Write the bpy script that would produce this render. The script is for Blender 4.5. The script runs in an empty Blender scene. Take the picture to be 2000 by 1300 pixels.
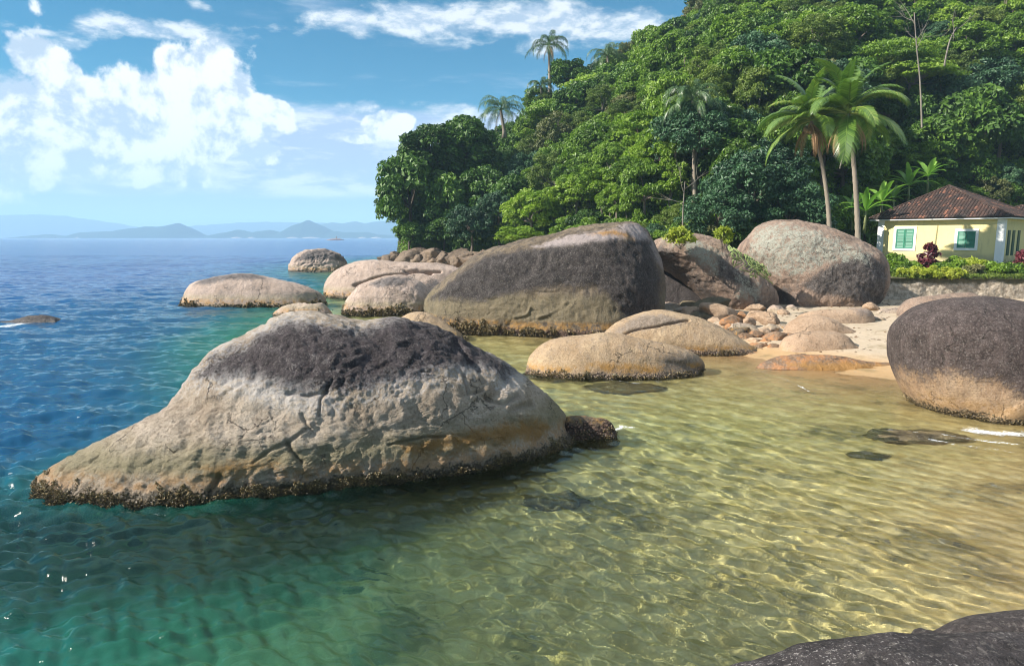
import bpy, math, random
import numpy as np
from mathutils import Vector
R = math.radians
S = bpy.context.scene
COL = S.collection
# ------------------------------------------------------------------ camera
H = 4.0; FPX = 1300.0; PITCH = math.atan(187 / FPX)
SP, CP = math.sin(PITCH), math.cos(PITCH)
cam = bpy.data.cameras.new('camera'); cam.lens = FPX / 2000 * 36; cam.clip_end = 30000; cam.clip_start = 0.05
cam_o = bpy.data.objects.new('camera', cam); COL.objects.link(cam_o)
cam_o.location = (0, 0, H); cam_o.rotation_euler = (R(90) - PITCH, 0, 0); S.camera = cam_o
S.view_settings.view_transform = 'Standard'; S.view_settings.look = 'None'
S.view_settings.exposure = 1.06
S.cycles.max_bounces = 10; S.cycles.transparent_max_bounces = 12; S.cycles.transmission_bounces = 6
S.cycles.diffuse_bounces = 3; S.cycles.glossy_bounces = 3; S.cycles.volume_bounces = 1
S.cycles.sample_clamp_indirect = 6.0; S.cycles.sample_clamp_direct = 5.0
S.cycles.blur_glossy = 0.3
S.cycles.pixel_filter_type = 'BLACKMAN_HARRIS'; S.cycles.filter_width = 1.05
S.cycles.use_denoising = True; S.cycles.denoiser = 'OPENIMAGEDENOISE'; S.cycles.denoising_prefilter = 'ACCURATE'

# ------------------------------------------------------------------ sun and sky
SUN_DIR = Vector((-0.84, -0.20, 0.60)).normalized()      # towards the sun
SUN_EL = math.asin(SUN_DIR.z); SUN_AZ = math.atan2(SUN_DIR.x, SUN_DIR.y)
sun = bpy.data.lights.new('sun', 'SUN'); sun.energy = 5.0; sun.angle = R(0.5); sun.color = (1.0, 0.93, 0.82)
sun_o = bpy.data.objects.new('sun', sun); COL.objects.link(sun_o)
sun_o.rotation_euler = (-SUN_DIR).to_track_quat('-Z', 'Y').to_euler(); sun_o.location = (-40, -20, 60)
sun.cycles.is_caustics_light = True

def ray(px, py):
    u = (px - 1000) / FPX; v = (650 - py) / FPX
    return np.array([u, CP + v * SP, -SP + v * CP])
def onz(px, py, z=0.0):
    d = ray(px, py); k = (z - H) / d[2]
    return np.array([d[0] * k, d[1] * k, z])
def ony(px, py, Y):
    d = ray(px, py); k = Y / d[1]
    return np.array([d[0] * k, Y, H + d[2] * k])

# ------------------------------------------------------------------ node helper
class NT:
    def __init__(s, nt): s.nt = nt; s.nodes = nt.nodes; s.links = nt.links
    def sock(s, n, key, val):
        i = n.inputs[key]
        if hasattr(val, 'is_output') or isinstance(val, bpy.types.NodeSocket): s.links.new(val, i)
        elif isinstance(val, (tuple, list)):
            if len(val) == 3 and len(i.default_value) == 4: val = (*val, 1)
            i.default_value = val
        else: i.default_value = val
    def n(s, typ, ins={}, out=0, **props):
        n = s.nodes.new(typ)
        for k, v in props.items(): setattr(n, k, v)
        for k, v in ins.items(): s.sock(n, k, v)
        return n.outputs[out]
    def m(s, op, a, b=0.0, c=0.0, clamp=False):
        n = s.nodes.new('ShaderNodeMath'); n.operation = op; n.use_clamp = clamp
        s.sock(n, 0, a); s.sock(n, 1, b)
        if op in ('MULTIPLY_ADD', 'SMOOTH_MIN', 'SMOOTH_MAX'): s.sock(n, 2, c)
        return n.outputs[0]
    def add(s, a, b): return s.m('ADD', a, b)
    def mul(s, a, b): return s.m('MULTIPLY', a, b)
    def ss(s, x, lo, hi, a=0.0, b=1.0):
        n = s.nodes.new('ShaderNodeMapRange'); n.interpolation_type = 'SMOOTHSTEP'
        for k, v in zip(range(5), (x, lo, hi, a, b)): s.sock(n, k, v)
        return n.outputs[0]
    def mix(s, f, a, b, mode='MIX'):
        n = s.nodes.new('ShaderNodeMix'); n.data_type = 'RGBA'; n.blend_type = mode; n.clamp_factor = True
        s.sock(n, 0, f); s.sock(n, 6, a); s.sock(n, 7, b)
        return n.outputs[2]
    def noise(s, scale, detail=5, rough=0.55, vec=None, dist=0.0, out=0):
        ins = {'Scale': scale, 'Detail': detail, 'Roughness': rough, 'Distortion': dist}
        if vec is not None: ins['Vector'] = vec
        return s.n('ShaderNodeTexNoise', ins, out)
    def attr(s, name, out=2):
        return s.n('ShaderNodeAttribute', {}, out, attribute_name=name)
    def pos(s): return s.n('ShaderNodeNewGeometry', {}, 0)
    def vm(s, op, a, b=(0, 0, 0)):
        n = s.nodes.new('ShaderNodeVectorMath'); n.operation = op
        s.sock(n, 0, a); s.sock(n, 1, b)
        return n.outputs[0]
    def sep(s, v, i): return s.n('ShaderNodeSeparateXYZ', {0: v}, i)
    def ramp(s, f, stops, interp='LINEAR'):
        n = s.nodes.new('ShaderNodeValToRGB'); e = n.color_ramp.elements; n.color_ramp.interpolation = interp
        while len(e) > 1: e.remove(e[-1])
        e[0].position = stops[0][0]; e[0].color = (*stops[0][1], 1)
        for p, c in stops[1:]:
            k = e.new(p); k.color = (*c, 1)
        s.sock(n, 0, f); return n.outputs[0]
    def bump(s, h, strength=0.5, dist=0.05, normal=None):
        ins = {'Strength': strength, 'Distance': dist, 'Height': h}
        if normal is not None: ins['Normal'] = normal
        return s.n('ShaderNodeBump', ins)
def new_mat(name):
    m = bpy.data.materials.new(name); m.use_nodes = True
    t = NT(m.node_tree); t.nodes.clear()
    t.out = t.nodes.new('ShaderNodeOutputMaterial')
    return m, t
def pbsdf(t, col, rough=0.8, normal=None, spec=0.4, **kw):
    ins = {'Base Color': col, 'Roughness': rough, 'Specular IOR Level': spec}
    if normal is not None: ins['Normal'] = normal
    ins.update(kw)
    o = t.n('ShaderNodeBsdfPrincipled', ins)
    return o
def plain(name, col, rough=0.8, var=0.25, scale=3, bump=0.0, bscale=20):
    m, t = new_mat(name)
    nz = t.noise(scale, 6)
    c = t.mix(nz, tuple(x * (1 - var) for x in col), tuple(min(1, x * (1 + var)) for x in col))
    nb = t.bump(t.noise(bscale, 5), bump, 0.05) if bump else None
    t.links.new(pbsdf(t, c, rough, nb), t.out.inputs[0])
    return m

# ------------------------------------------------------------------ world
w = bpy.data.worlds.new('World'); S.world = w; w.use_nodes = True
def build_world():
    t = NT(w.node_tree); t.nodes.clear()
    out = t.nodes.new('ShaderNodeOutputWorld')
    sky = t.n('ShaderNodeTexSky', {}, 0, sky_type='NISHITA', sun_disc=False, sun_elevation=SUN_EL, sun_rotation=SUN_AZ,
              altitude=0.0, air_density=1.0, dust_density=0.4, ozone_density=2.2)
    sky = t.n('ShaderNodeHueSaturation', {'Hue': 0.484, 'Saturation': 1.95, 'Value': .78, 'Color': sky})
    d = t.n('ShaderNodeTexCoord', {}, 0)
    d = t.vm('NORMALIZE', d)
    x, y, z = t.sep(d, 0), t.sep(d, 1), t.sep(d, 2)
    az = t.m('ARCTAN2', x, y); el = t.m('ARCSINE', z)
    K = 1000.0 / FPX
    def ae(px, py):
        v = ray(px, py); return math.atan2(v[0], v[1]), math.asin(v[2] / np.linalg.norm(v))
    # warped coordinates so that cloud outlines billow
    wn = t.noise(6, 4, 0.6, d, out=1)
    def field(scale, detail, rough, off=(0, 0, 0), stretch=(1, 1, 1)):
        v = t.vm('ADD', t.vm('MULTIPLY', d, stretch), off)
        return t.noise(scale, detail, rough, v, 0.15)
    def blobs(lst):
        acc = None
        for px, py, rx, ry, wt in lst:
            a0, e0 = ae(px, py); ra = rx / FPX; re = ry / FPX
            da = t.mul(t.add(az, -a0), 1 / ra); de = t.mul(t.add(el, -e0), 1 / re)
            r2 = t.add(t.mul(da, da), t.mul(de, de))
            g = t.mul(t.m('EXPONENT', t.mul(r2, -1.0)), wt)
            acc = g if acc is None else t.m('MAXIMUM', acc, g)
        return acc
    # towering cumulus
    cum = blobs([(400, 190, 95, 105, 1.0), (300, 250, 180, 100, 1.05), (470, 235, 110, 60, .95), (100, 160, 60, 60, .85), (60, 110, 60, 60, .9), (20, 70, 40, 30, .7), (190, 210, 60, 50, .85), (540, 220, 50, 35, .7),
                 (130, 235, 130, 60, .95), (20, 240, 100, 130, 1.0), (200, 300, 260, 60, .95), (430, 290, 150, 40, .9), (758, 248, 52, 30, .95), (700, 272, 70, 14, .7),
                 (-300, 230, 300, 160, .9), (-900, 300, 300, 160, .8), (2900, 350, 300, 140, .8), (490, 350, 14, 10, .6)])
    f1 = field(9, 9, 0.62)
    f2 = field(9, 9, 0.62, off=(0.012, 0.006, -0.020))
    bil = t.n('ShaderNodeTexVoronoi', {'Scale': 26.0, 'Vector': t.vm('ADD', d, t.vm('MULTIPLY', t.vm('ADD', wn, (-.5, -.5, -.5)), (.09, .09, .09)))}, 0, feature='SMOOTH_F1')
    bilf = t.ss(bil, 0.0, 0.75, 1.0, 0.0)
    dens = t.add(t.add(cum, t.mul(t.add(f1, -0.5), 1.30)), t.mul(t.add(bilf, -0.5), 0.26))
    m1 = t.ss(dens, 0.45, 0.57)
    lit = t.add(t.mul(t.add(f1, t.mul(f2, -1.0)), 8.0), t.mul(t.add(bilf, -.45), .7))
    lit = t.ss(t.add(lit, t.mul(t.ss(el, 0.05, 0.30), 0.35)), -0.45, 0.5)
    ccol = t.mix(lit, (4.7, 5.6, 6.7), (9.4, 9.5, 9.4))
    # streaky altocumulus
    over = t.ss(el, .38, .55)  # unseen cloud cover overhead, added to brighten reflections on the water
    hi = blobs([(280, 55, 130, 22, .9), (420, 72, 100, 20, .8), (330, 95, 60, 18, .6), (700, 40, 120, 34, .85), (850, 40, 200, 45, 1.0), (1050, 40, 200, 42, 1.0), (1180, 60, 160, 46, .9), (1080, 90, 110, 26, .75), (560, 62, 60, 16, .6), (200, 60, 90, 20, .6), (880, 85, 60, 16, .7),
                (60, 60, 50, 10, .6), (130, 85, 50, 14, .5), (380, 12, 30, 14, .5), (610, 15, 50, 14, .5), (740, 205, 150, 22, .72), (880, 225, 90, 26, .72),
                (1300, -120, 600, 90, .8), (300, -200, 500, 90, .7), (-500, 0, 300, 60, .8)])
    f3 = field(14, 8, 0.6, stretch=(1, 1, 2.2))
    m2 = t.mul(t.ss(t.add(t.m('MAXIMUM', hi, t.mul(over, .85)), t.mul(t.add(f3, -0.5), 1.9)), 0.42, 0.92), 0.93)
    f3b = field(14, 8, 0.6, off=(0.0, 0, -0.02), stretch=(1, 1, 2.2))
    hcol = t.mix(t.ss(t.add(f3, t.mul(f3b, -1.0)), -0.08, 0.1), (4.2, 5.2, 6.5), (8.2, 8.5, 8.6))
    # low pale haze bank
    f4 = field(7, 7, 0.55, stretch=(1, 1, 5))
    bank = t.mul(t.ss(el, 0.040, 0.075), t.ss(el, 0.20, 0.14))
    m3 = t.mul(t.ss(t.add(bank, t.mul(t.add(f4, -0.5), 1.5)), 0.06, 0.70), 0.97)
    bcol = t.mix(t.ss(t.field4 if False else field(11, 8, 0.6, off=(2, 1, 0), stretch=(1, 1, 4)), 0.42, 0.60), (4.0, 4.9, 6.8), (8.0, 8.3, 8.9))
    hz = t.ss(el, 0.11, 0.0)
    c = t.mix(t.mul(hz, 0.72), sky, (3.2, 5.0, 7.3))
    c = t.mix(m3, c, bcol)
    c = t.mix(m2, c, hcol)
    c = t.mix(m1, c, ccol)
    bg = t.nodes.new('ShaderNodeBackground'); t.sock(bg, 0, c); bg.inputs[1].default_value = 0.06
    t.links.new(bg.outputs[0], out.inputs[0])
build_world()
w.cycles.sampling_method = 'MANUAL'; w.cycles.sample_map_resolution = 512

# ------------------------------------------------------------------ numpy noise
_rng = np.random.default_rng(7)
_perm = _rng.permutation(256); _perm = np.concatenate([_perm, _perm, _perm])
_g = _rng.normal(size=(256, 3)); _g /= np.linalg.norm(_g, axis=1)[:, None]
def gnoise(p):
    i = np.floor(p).astype(int); f = p - i; i &= 255
    u = f * f * f * (f * (f * 6 - 15) + 10); r = 0
    for a in (0, 1):
        for b in (0, 1):
            for c in (0, 1):
                h = _perm[_perm[_perm[i[:, 0] + a] + i[:, 1] + b] % 256 + i[:, 2] + c] % 256
                dd = ((f - (a, b, c)) * _g[h]).sum(1)
                r = r + dd * (u[:, 0] if a else 1 - u[:, 0]) * (u[:, 1] if b else 1 - u[:, 1]) * (u[:, 2] if c else 1 - u[:, 2])
    return r
def fbm(p, scale=1.0, octv=4, gain=0.5, ridge=False):
    p = np.asarray(p, float) * scale; a = 1.0; s = 0
    for k in range(octv):
        v = gnoise(p + 17.3 * k)
        if ridge: v = 0.5 - np.abs(v) * 2
        s = s + a * v; a *= gain; p = p * 2.03
    return s

# ------------------------------------------------------------------ object helpers
def mk(name, V, F, mat=None, parent=None, smooth=True, attrs=None):
    V = np.asarray(V, float)
    me = bpy.data.meshes.new(name)
    if isinstance(F, np.ndarray):
        nf, k = F.shape
        me.vertices.add(len(V)); me.vertices.foreach_set('co', V.ravel())
        me.loops.add(nf * k); me.loops.foreach_set('vertex_index', F.ravel().astype(np.int32))
        me.polygons.add(nf); me.polygons.foreach_set('loop_start', np.arange(0, nf * k, k, dtype=np.int32))
        me.update(calc_edges=True)
    else:
        me.from_pydata(V.tolist(), [], [tuple(f) for f in F])
    me.polygons.foreach_set('use_smooth', np.full(len(me.polygons), smooth))
    if mat: me.materials.append(mat)
    for k, a in (attrs or {}).items():
        at = me.attributes.new(k, 'FLOAT', 'POINT'); at.data.foreach_set('value', np.asarray(a, np.float32))
    o = bpy.data.objects.new(name, me); COL.objects.link(o)
    if parent is not None: o.parent = parent
    return o
def empty(name, loc=(0, 0, 0), rz=0.0):
    o = bpy.data.objects.new(name, None); COL.objects.link(o); o.location = loc; o.rotation_euler = (0, 0, rz); o.empty_display_size = 0.1
    return o
def tag(o, label=None, cat=None, group=None, kind=None):
    if label: o['label'] = label
    if cat: o['category'] = cat
    if group: o['group'] = group
    if kind: o['kind'] = kind
    return o
def copy_tree(o, parent=None):
    c = o.copy(); COL.objects.link(c)
    if parent is not None: c.parent = parent
    for ch in list(o.children): copy_tree(ch, c)
    return c
def grid_faces(n, m, wrap=False):
    i = np.arange(n * m).reshape(m, n)
    if wrap: j = np.roll(i, -1, axis=1); return np.stack([i[:-1], j[:-1], j[1:], i[1:]], -1).reshape(-1, 4)
    return np.stack([i[:-1, :-1], i[:-1, 1:], i[1:, 1:], i[1:, :-1]], -1).reshape(-1, 4)
class MB:
    def __init__(s): s.V = []; s.F = []
    def add(s, V, F):
        k = len(s.V); s.V += [tuple(v) for v in V]; s.F += [tuple(i + k for i in f) for f in F]
    def box(s, x0, x1, y0, y1, z0, z1):
        V = [(x, y, z) for z in (z0, z1) for y in (y0, y1) for x in (x0, x1)]
        s.add(V, [(0, 2, 3, 1), (4, 5, 7, 6), (0, 1, 5, 4), (2, 6, 7, 3), (0, 4, 6, 2), (1, 3, 7, 5)])
    def tube(s, pts, rad, n=8, cap=True):
        pts = np.asarray(pts, float); rad = np.broadcast_to(rad, (len(pts),))
        T = np.gradient(pts, axis=0); T /= np.linalg.norm(T, axis=1)[:, None] + 1e-9
        ref = np.array([1.0, 0, 0]) if abs(T[0][0]) < .8 else np.array([0, 1.0, 0]); V = []
        for p, t_, r in zip(pts, T, rad):
            a = np.cross(t_, ref); a /= np.linalg.norm(a) + 1e-9; b = np.cross(t_, a)
            for k in range(n):
                an = 2 * math.pi * k / n; V.append(p + r * (a * math.cos(an) + b * math.sin(an)))
        F = [(i * n + k, i * n + (k + 1) % n, (i + 1) * n + (k + 1) % n, (i + 1) * n + k) for i in range(len(pts) - 1) for k in range(n)]
        if cap: F += [tuple(range(n))[::-1], tuple((len(pts) - 1) * n + k for k in range(n))]
        s.add(V, F)
    def build(s, name, mat, parent=None, smooth=False): return mk(name, s.V, s.F, mat, parent, smooth)

# ------------------------------------------------------------------ ground heights
SHORE = np.array([(5.2, -3), (6.2, 2), (8.2, 6), (11.2, 9), (14, 13), (11.6, 18), (8.8, 21), (6.0, 25), (1, 31), (-2, 42), (-3, 60), (-13, 80), (-16, 100), (-10, 140), (-10, 400)], float)
def seg_dist(P, A, B):
    d = B - A; tt = np.clip(((P - A) @ d) / (d @ d), 0, 1)
    return np.linalg.norm(P - A - tt[:, None] * d, axis=1)
def poly_line_dist(P, pts):
    pts = np.asarray(pts, float); r = np.full(len(P), 1e9)
    for a, b in zip(pts[:-1], pts[1:]): r = np.minimum(r, seg_dist(P, a, b))
    return r
def inside(P, pts):
    c = np.zeros(len(P), bool); pts = np.asarray(pts, float); n = len(pts)
    for i in range(n):
        a, b = pts[i], pts[(i + 1) % n]
        if a[1] == b[1]: continue
        cond = (a[1] > P[:, 1]) != (b[1] > P[:, 1])
        xx = (b[0] - a[0]) * (P[:, 1] - a[1]) / (b[1] - a[1]) + a[0]
        c ^= cond & (P[:, 0] < xx)
    return c
def sdist(P, pts):
    pts = np.asarray(pts, float); d = poly_line_dist(P, np.vstack([pts, pts[:1]]))
    return np.where(inside(P, pts), d, -d)
LAND = np.vstack([SHORE, [(900, 400), (900, -3)]])
def ground_z(x, y):
    P = np.stack([x, y], 1); s = sdist(P, LAND)
    q = -s + np.clip((10.5 - y) * .85, 0, 6) * np.clip((4.5 - x) / 6.5, 0, 1) + np.clip((-3.5 - x) * .35, 0, 4)
    z = np.where(s > 0, np.interp(s, [0, 2, 6, 12, 60], [0.0, .22, .5, .62, .9]), -np.interp(q, [0, 2, 5, 9, 11.5, 14, 18, 23, 34], [.0, .12, .28, .50, .78, 1.45, 3.0, 5.5, 8.7]))
    p3 = np.stack([x, y, 0 * x], 1)
    return z + .05 * fbm(p3, .5, 3) + .02 * fbm(p3, 2, 2)

# hillside: height above the shore along each bearing (bearing a = x / y)
A_B = [-.26, -.20, -.17, -.03, .115, .23, .35, .46, .54, .77, 1.0, 1.4]
D_B = [93, 88, 83, 75, 60, 49, 47, 50, 61, 61, 56, 50]
D_S = [94, 93, 92, 102, 110, 114, 118, 120, 122, 122, 118, 110]
Z_S = [-1, 1.5, 6.0, 11.5, 23, 33, 42, 50, 56, 64, 66, 66]
def hill_z(x, y):
    a = x / np.maximum(y, 1); db = np.interp(a, A_B, D_B); ds = np.interp(a, A_B, D_S); zs = np.interp(a, A_B, Z_S)
    edge = np.clip((a + .178) / .02, 0, 1)
    zb = np.interp(a, [-.26, -.18, .5, .56, 1.4], [-2, .5, .8, 2.3, 2.6])
    k = np.clip((y - db) / (ds - db), -.25, 1.6)
    prof = np.where(k < 0, k * .5 * 6, zb + (zs - zb) * np.minimum(k, 1) ** 0.92 + np.maximum(k - 1, 0) * 8)
    prof = np.where(k < 0, zb + k * 10, prof)
    p = np.stack([x, y, 0 * x], 1)
    return (prof + 1.2 * fbm(p, .06, 3) * np.clip(k * 4, 0, 1)) * edge - 4 * (1 - edge)

# ------------------------------------------------------------------ water + seabed
rng = np.random.default_rng(3)
def waves(x, y, spacing):
    z = np.zeros_like(x)
    Ls = .10 * 1.055 ** np.arange(72)
    r = np.random.default_rng(11)
    sea = np.clip((2.0 - x + .25 * (y - 10)) / 9, 0, 1); far = np.clip((y - 14) / 20, 0, 1)
    openw = np.maximum(sea, 0) ** 1.2
    for L in Ls:
        q_ = r.random(); side = q_ < .45; th = (R(-76) if q_ < .45 else R(54)) + r.normal() * .27 if q_ < .93 else r.random() * 6.28
        wsel = (.30 + .95 * sea) if side else (1.2 - .65 * sea)
        ph = r.random() * 6.28; k = 2 * math.pi / L
        am = (.0165 if L < .34 else .0066 + .0030 * openw) * L ** .92 * (1.0 + 1.25 * openw) * (1.0 if L < .6 else .6) if L < 1.3 else .0040 * L ** .7 * (.10 + 1.6 * openw)
        am = am * wsel * np.clip(L / (spacing * 3.2) - .6, 0, 1)
        q = k * (x * math.cos(th) + y * math.sin(th)) + ph
        q = q + .8 * np.sin(.31 * k * (x * math.sin(th) - y * math.cos(th)) + ph * 3)
        z += am * (np.sin(q) + .22 * np.sin(2 * q + 1.2))
    return z
FOAM = []
WEED_REFLECTION = [(-10, 8.3), (-6.5, 8.1), (-4.6, 8.1), (-3, 8.8), (-1.6, 10.0), (0.3, 11.5)]  # dark weed, and the foreground rock's dark reflection painted into the colour
def weed_reflection_mask(x, y):
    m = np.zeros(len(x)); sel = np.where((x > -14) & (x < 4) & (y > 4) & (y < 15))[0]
    P = np.stack([x[sel], y[sel]], 1); d = poly_line_dist(P, WEED_REFLECTION); wd = np.interp(P[:, 0], [-9, -4, 0.5], [1.9, 1.5, .65])
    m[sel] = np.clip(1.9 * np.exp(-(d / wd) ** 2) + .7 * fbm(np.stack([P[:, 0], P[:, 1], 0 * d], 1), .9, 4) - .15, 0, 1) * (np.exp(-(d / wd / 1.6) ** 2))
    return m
def build_water():
    ys = [-5.0]
    while ys[-1] < 8500: ys.append(ys[-1] + (max(ys[-1], 5.0) * .0058 if ys[-1] < 150 else ys[-1] * .022))
    ys = np.array(ys); ax = np.linspace(-1.35, 1.10, 1350)
    A, Y = np.meshgrid(ax, ys); X = A * (Y + 7); x, y = X.ravel(), Y.ravel()
    sp = np.maximum(y, 5) * .0058
    dep = np.full(len(x), 9.0); near = y < 150
    gx = np.arange(-45, 60, .5); gy = np.arange(0, 151, .5)
    GX, GY = np.meshgrid(gx, gy); G = ground_z(GX.ravel(), GY.ravel()).reshape(GX.shape)
    fx = np.clip((x - gx[0]) / .5, 0, len(gx) - 1.001); fy = np.clip((y - gy[0]) / .5, 0, len(gy) - 1.001)
    ix, iy = fx.astype(int), fy.astype(int); u, v = fx - ix, fy - iy
    g = G[iy, ix] * (1 - u) * (1 - v) + G[iy, ix + 1] * u * (1 - v) + G[iy + 1, ix] * (1 - u) * v + G[iy + 1, ix + 1] * u * v
    dep = np.where(near, np.maximum(-g, 0), 9)
    z = waves(x, y, sp) * np.clip(.42 + dep * 1.4, 0, 1)
    P = np.stack([x, y], 1); foam = np.zeros(len(x))
    for pts, wd, st in FOAM:
        pts = np.asarray(pts, float)
        lo, hi = pts.min(0) - 1, pts.max(0) + 1
        sel = np.where((x > lo[0]) & (x < hi[0]) & (y > lo[1]) & (y < hi[1]))[0]
        d = poly_line_dist(P[sel], pts)
        foam[sel] = np.maximum(foam[sel], st * np.exp(-(d / wd) ** 2))
    weed_reflection = weed_reflection_mask(x, y)
    m, t = new_mat('sea_water')
    dp = t.attr('depth'); fo = t.attr('foam'); ge = t.pos()
    def ex(k): return t.m('EXPONENT', t.mul(dp, -k))
    tr = t.n('ShaderNodeCombineColor', {0: ex(.34), 1: ex(.06), 2: ex(.20)})
    dist = t.m('SQRT', t.m('ADD', t.mul(t.sep(ge, 0), t.sep(ge, 0)), t.mul(t.sep(ge, 1), t.sep(ge, 1))))
    farf = t.ss(dist, 40, 160)
    ve = t.vm('MULTIPLY', ge, (.8, 1.3, 1))
    nb = t.bump(t.add(t.noise(1.6, 6, .62, ve), t.mul(t.noise(.35, 4, .6, ve), 1.5)), t.mul(t.ss(dist, 14, 60), .62), .30)
    nb = t.bump(t.noise(9, 4, .6, ve), t.ss(dist, 3, 25, .13, .45), .03, nb)
    gl = t.n('ShaderNodeBsdfGlass', {'Color': tr, 'Roughness': 0.0, 'IOR': 1.333, 'Normal': nb})
    body = t.mix(t.ss(dp, 1.2, 4.2), (.03, .24, .16), (.009, .075, .18))
    body = t.mix(t.ss(dist, 25, 90), body, (.006, .060, .23))
    body = t.mix(t.mul(t.attr('weed_reflection'), .94), body, (.006, .022, .035))  # rock's dark reflection painted into the water's body colour
    bd = pbsdf(t, body, t.ss(dist, 20, 200, .05, .14), nb, .5, **{'IOR': 1.333})
    f = t.m('SUBTRACT', 1.0, t.m('EXPONENT', t.mul(t.m('MAXIMUM', t.add(dp, -.65), 0), -.32)))
    mx = t.n('ShaderNodeMixShader', {0: f, 1: gl, 2: bd})
    fn = t.noise(24, 7, .78, ge); fn2 = t.noise(3, 3, .5, ge)
    ff = t.ss(t.add(t.mul(fo, 1.0), t.add(t.mul(t.add(fn, -.5), 2.2), t.mul(t.add(fn2, -.5), 1.2))), .55, 1.15, 0.0, .85)
    wh = pbsdf(t, (.85, .88, .9), .7)
    t.links.new(t.n('ShaderNodeMixShader', {0: ff, 1: mx, 2: wh}), t.out.inputs[0])
    V = np.stack([x, y, z], 1)
    o = mk('water', V, grid_faces(len(ax), len(ys)), m, attrs={'depth': dep, 'foam': foam, 'weed_reflection': weed_reflection})
    tag(o, kind='structure', label='rippling clear green to blue sea water'); o.cycles.is_caustics_caster = True
def build_ground():
    xs = np.arange(-50, 62, .22); ys = np.concatenate([np.arange(-6, 40, .22), np.arange(40, 120, .8)])
    X, Y = np.meshgrid(xs, ys); z = ground_z(X.ravel(), Y.ravel())
    m, t = new_mat('sand'); g = t.pos(); zz = t.sep(g, 2)
    n1 = t.noise(.55, 5, .6, g); n2 = t.noise(3.2, 5, .6, g); n3 = t.noise(60, 3, .6, g)
    c = t.mix(t.ss(n2, .35, .65), (.40, .29, .11), (.57, .44, .215))
    c = t.mix(t.ss(t.add(n1, t.mul(n2, .35)), .70, .84), c, (.16, .125, .045))       # weed patches
    c = t.mix(t.ss(zz, -.25, .0), c, t.mix(n2, (.40, .24, .10), (.50, .33, .17)))   # rust coloured wet sand
    c = t.mix(t.ss(zz, .10, .30), c, t.mix(n2, (.38, .30, .21), (.54, .44, .33)))   # dry beach
    c = t.mix(t.ss(zz, -2.0, -5.0), c, (.20, .24, .16))
    peb = t.n('ShaderNodeTexVoronoi', {'Scale': 7.0, 'Vector': g}, 1); pb0 = t.n('ShaderNodeTexVoronoi', {'Scale': 7.0, 'Vector': g}, 0)
    pbm = t.mul(t.mul(t.ss(pb0, .34, .24), t.ss(t.sep(peb, 0), .62, .70)), t.ss(n1, .48, .60))
    c = t.mix(t.mul(pbm, .8), c, t.mix(t.sep(peb, 1), (.07, .055, .035), (.34, .30, .24)))
    c = t.mix(t.mul(t.ss(t.noise(1.3, 6, .7, g), .50, .68), .55), c, (.17, .13, .05))
    c = t.mix(t.mul(n3, .30), c, (.20, .16, .11))
    c = t.mix(t.mul(t.attr('weed_reflection'), .92), c, t.mix(n2, (.018, .018, .010), (.075, .055, .025)))  # weedy bottom, with the rock's shade and reflection painted in
    b = t.bump(t.noise(9, 5, .6, g), .5, .05); b = t.bump(n3, .2, .01, b)
    t.links.new(pbsdf(t, c, t.ss(zz, .0, .2, .35, .9), b), t.out.inputs[0])
    o = mk('seabed_and_beach', np.stack([X.ravel(), Y.ravel(), z], 1), grid_faces(len(xs), len(ys)), m, attrs={'weed_reflection': weed_reflection_mask(X.ravel(), Y.ravel())})
    o.name = 'ground'; tag(o, kind='structure', label='sandy seabed rising to a pale beach'); o.cycles.is_caustics_receiver = True
    rg = np.random.default_rng(12); n = 2600; x = rg.uniform(7, 24, n); y = rg.uniform(21.5, 35.5, n); z = ground_z(x, y); k_ = (z > .12) & (rg.random(n) < np.clip(.35 + 1.2 * fbm(np.stack([x, y, 0 * x], 1), .5, 3), 0, 1)); x, y, z = x[k_], y[k_], z[k_]
    V, F = leaves(np.stack([x, y, z + .015], 1), np.tile([0, 0, 1.0], (len(x), 1)), rg, .13, .07, .25)
    lm = plain('dead_leaf', (.16, .10, .055), .8, .6, 30); o = mk('leaf_litter', V, F, lm, None, False); tag(o, 'dry brown leaves scattered over the beach sand', kind='stuff')
    # deep floor
    m2 = plain('deep_seabed', (.06, .09, .08))
    o = mk('seabed', [(-11500, -200, -9.5), (11500, -200, -9.5), (11500, 8700, -9.5), (-11500, 8700, -9.5)], [(0, 1, 2, 3)], m2); tag(o, kind='structure')
def build_hill():
    a = np.linspace(-.27, 1.35, 220); k = np.linspace(40, 175, 150)
    A, Y = np.meshgrid(a, k); x = (A * Y).ravel(); y = Y.ravel(); z = hill_z(x, y)
    z = np.where(y < np.interp(x / y, A_B, D_B) - 3, -3, z)
    m, t = new_mat('forest_floor'); g = t.pos(); n = t.noise(.9, 6, .65, g)
    c = t.mix(n, (.018, .03, .010), (.05, .075, .02))
    t.links.new(pbsdf(t, c, .9, t.bump(t.noise(2, 6, .7, g), 1, .6)), t.out.inputs[0])
    o = mk('hill', np.stack([x, y, z], 1), grid_faces(len(a), len(k)), m); tag(o, kind='structure', label='steep forested hillside behind the cove')

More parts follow.
